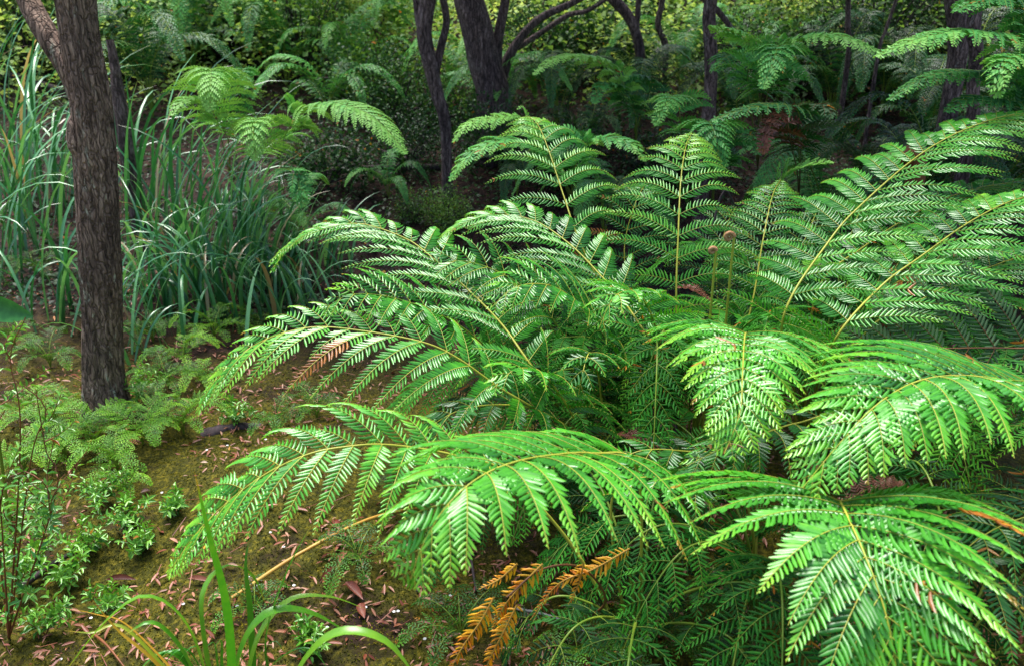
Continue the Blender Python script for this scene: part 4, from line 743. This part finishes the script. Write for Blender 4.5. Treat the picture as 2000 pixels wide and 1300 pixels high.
for i, (x, y, rx, rz_, ti, lb) in enumerate([(-4.6, 8.6, .8, .7, .75, 'sunlit yellow-green bush at the far top left'), (-2.9, 9.5, .9, .8, .6, 'far green bush left of the clearing'), (-1.5, 9.0, .7, .6, .85, 'bright bush in the clearing left of the twisted trunk'), (-.1, 10.5, .9, .9, .8, 'bright far bush seen behind the forked trunk'),
        (1.5, 9.8, .8, .7, .6, 'far bush between the forked trunk and the slim tree'), (2.6, 9.0, .8, .7, .9, 'bright lime bush beside the pale log'), (4.2, 9.6, .9, .8, .65, 'far bush behind the narrow dark stem'), (5.6, 9.0, .9, .8, .45, 'far bush at the top right corner')]):
    bush(lb, x, y, rx, rz_, 5000, .045, 760 + i, ti, HILL)
for i, (px, Y, w) in enumerate([(610, 9, 5), (735, 8.5, 7), (905, 9.5, 6), (1060, 8.8, 7), (1335, 9, 8), (1560, 8.6, 7), (1610, 9.4, 6), (1800, 8.2, 9), (60, 8.6, 8), (330, 9, 6)]):
    t = bgtree('very thin far sapling stem standing against the bright slope', [([(px + 8, 90), (px - 4, 40), (px + 5, -10), (px - 6, -80)], (w, w, w, w))], Y, 130 + i, name='sapling'); t['group'] = 'thin far sapling stems'
# ------------------------------------------------------------------ stuff: hillside, ground cover, litter, moss
rg = np.random.default_rng(5)
def scatter(name, mt, n, xf, leaf, tintf, tp=DIA, fine=.4, up=1.0, hf=None, dead=.004, upr=.3):
    x, y = xf(n); z = gz(x, y) + (hf(x, y) if hf is not None else 0) ; n = len(x)
    a = rg.uniform(0, 2 * PI, n); ax = np.stack([np.cos(a), np.sin(a), rg.normal(upr, .4, n)], 1); N = rg.normal(0, .35, (n, 3)) + UP * up
    s = leaf(n, y) if callable(leaf) else leaf * rg.uniform(.6, 1.3, n); m = M()
    leaves(m, tp, np.stack([x, y, z], 1), ax, N, s, s * fine, 0, np.stack([np.clip(tintf(x, y) + rg.uniform(-.18, .18, n), 0, 1), (rg.random(n) < dead) * 1.0, rg.random(n)], 1))
    return tag(m.build(name, mt), name.replace('_', ' '), None, None, 'stuff')
def fan(y0, y1, half=.72, pw=1.0):
    def f(n):
        y = y0 + (y1 - y0) * rg.random(n) ** pw; x = rg.uniform(-half, half, n) * (y + .5); return x, y
    return f
o = scatter('hillside_undergrowth', HILL, 230000, fan(7.2, 26, .7), lambda n, y: (.022 + .0036 * y) * rg.uniform(.6, 1.4, n), lambda x, y: .52 + 1.0 * fbm(x * .8, y * .8, 0, 44), hf=lambda x, y: rg.random(len(x)) ** 1.3 * (.6 + 1.5 * np.maximum(0, fbm(x * 1.1, y * 1.1, 0, 31) + .1)) * (1 + .03 * y), up=.7)
o['label'] = 'bright yellow-green undergrowth covering the slope behind the trees'
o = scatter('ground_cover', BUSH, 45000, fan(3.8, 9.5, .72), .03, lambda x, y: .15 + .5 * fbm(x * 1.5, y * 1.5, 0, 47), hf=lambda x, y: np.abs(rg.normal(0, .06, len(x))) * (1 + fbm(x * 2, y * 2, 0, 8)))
o['label'] = 'low dark green ground cover on the shaded forest floor'
# leaf litter
def nearf(n):
    y = rg.uniform(1.25, 4.6, n); x = rg.uniform(-.75, .75, n) * (y + .2); k = (fbm(x * 2.5, y * 2.5, 0, 77) + rg.uniform(-.22, .22, n)) > -.06; return x[k], y[k]
o = scatter('leaf_litter', LITTER, 13000, nearf, lambda n, y: .022 * rg.uniform(.35, 1.9, n), lambda x, y: .42 + .25 * rg.random(len(x)) + 0 * x, tp=tmpl([(0, 0), (.3, .9), (.65, .9), (1, 0)], .2, -.03), fine=.13, up=2.2, hf=lambda x, y: .004 + .008 * rg.random(len(x)), upr=.05)
o['label'] = 'small reddish brown fallen leaves scattered over the moss and soil'
o = scatter('twig_litter', LITTER, 1800, nearf, .055, lambda x, y: .3 + .3 * rg.random(len(x)), tp=tmpl([(0, 0), (.1, 1), (.9, .8), (1, 0)], .03, -.04), fine=.022, up=1.5, hf=lambda x, y: .006 + .01 * rg.random(len(x)), upr=.05)
o['label'] = 'thin dry twigs and stalk bits strewn over the ground'
def mossf(n):
    y = rg.uniform(1.3, 3.4, n); x = rg.uniform(-.75, .6, n) * (y + .2); return x, y
o = scatter('moss', MOSSB, 150000, mossf, .006, lambda x, y: .45 + .5 * fbm(x * 6, y * 6, 0, 23), fine=.35, up=.6, hf=lambda x, y: 0 * x - .001, upr=.9, dead=0)
o['label'] = 'short olive green moss carpet on the bank at lower left'

# individual fallen leaves
def fallen(label, px, py, ln, wd, ang, tint, mt=LITTER, lift=.012, group=None, px2=None):
    r = G(px, py, lift); m = M(); a = math.radians(ang); nrm = np.array([.15 * math.sin(ang), -.35, 1.0])
    leaves(m, tmpl([(0, 0), (.12, .35), (.3, .85), (.5, 1), (.7, .85), (.88, .45), (1, 0)], .35, -.12), [r - np.array([math.cos(a), math.sin(a), 0]) * ln / 2], [np.array([math.cos(a), math.sin(a), .03])], [nrm], ln, wd, 0, (tint, 0, .5))
    return tag(m.build('fallen_leaf', mt, None, r), label, 'leaf', group)
for lb, px, py, ln, wd, ang, ti in [('dark red curled leaf lying on the moss left of the strap blades', 238, 1142, .085, .009, 2, .25), ('pinkish brown leaf bent like a bow on the moss', 392, 1142, .075, .008, -12, .55), ('orange-tan leaf standing among the seedlings', 145, 1072, .045, .009, 60, .72),
        ('large red-brown leaf under the golden stalk', 692, 1160, .09, .012, -50, .32), ('grey-pink leaf hanging beside the golden stalk', 672, 1098, .075, .009, 80, .6), ('crumpled brown leaf at the bottom beside the red-brown one', 708, 1200, .06, .012, -70, .4),
        ('yellow-orange leaf on the ground fern near the bank', 240, 860, .05, .007, 25, .9), ('pale leaf near the frond tip', 415, 1105, .035, .006, 8, .85), ('second pale leaf near the frond tip', 455, 1115, .035, .005, -5, .9), ('small white-tan leaf on the upper moss', 400, 910, .024, .005, 0, 1),
        ('slim pale leaf on the middle moss', 293, 1060, .022, .004, -30, .95), ('tan leaf on the far side of the bank', 485, 872, .03, .004, 40, .8), ('dark crimson leaf heap on the moss', 285, 965, .03, .009, 30, .15), ('brown strip of bark in the shade under the hanging frond', 660, 1040, .09, .01, -60, .35),
        ('red-brown leaf leaning by the golden stalk', 640, 1130, .08, .007, 70, .25)]:
    fallen(lb, px, py, ln, wd, ang, ti)
# tiny white flowers / petals
def flower(px, py, lift, k):
    r = G(px, py, lift); m = M(); n = 5; a = np.arange(n) * 2 * PI / n + k
    leaves(m, tmpl([(0, 0), (.4, .8), (.75, 1), (1, 0)], .2, .1), np.tile(r, (n, 1)), np.stack([np.cos(a), np.sin(a), np.full(n, .25)], 1), np.tile([0, -.3, 1.0], (n, 1)), .0048, .0022, 0, (1, 0, .5))
    tag(m.build('white_flower', PETAL, None, r), 'tiny white fallen blossom lying on the dark litter and moss', 'flower', 'tiny white fallen blossoms')
for k, (px, py) in enumerate([(445,875),(318,971),(405,885),(725,940),(735,945),(530,1050),(487,1137),(505,1150),(360,1190),(705,1190),(715,1195),(778,1202),(770,1205),(575,1150),(600,1290),(655,1265),(610,1205),(830,1255),(880,1170),(640,1235),(555,1075),(465,1195),(180,1215),(700,1105),(520,865),(122,1300),(820,1095)]):
    flower(px, py, .012, k)
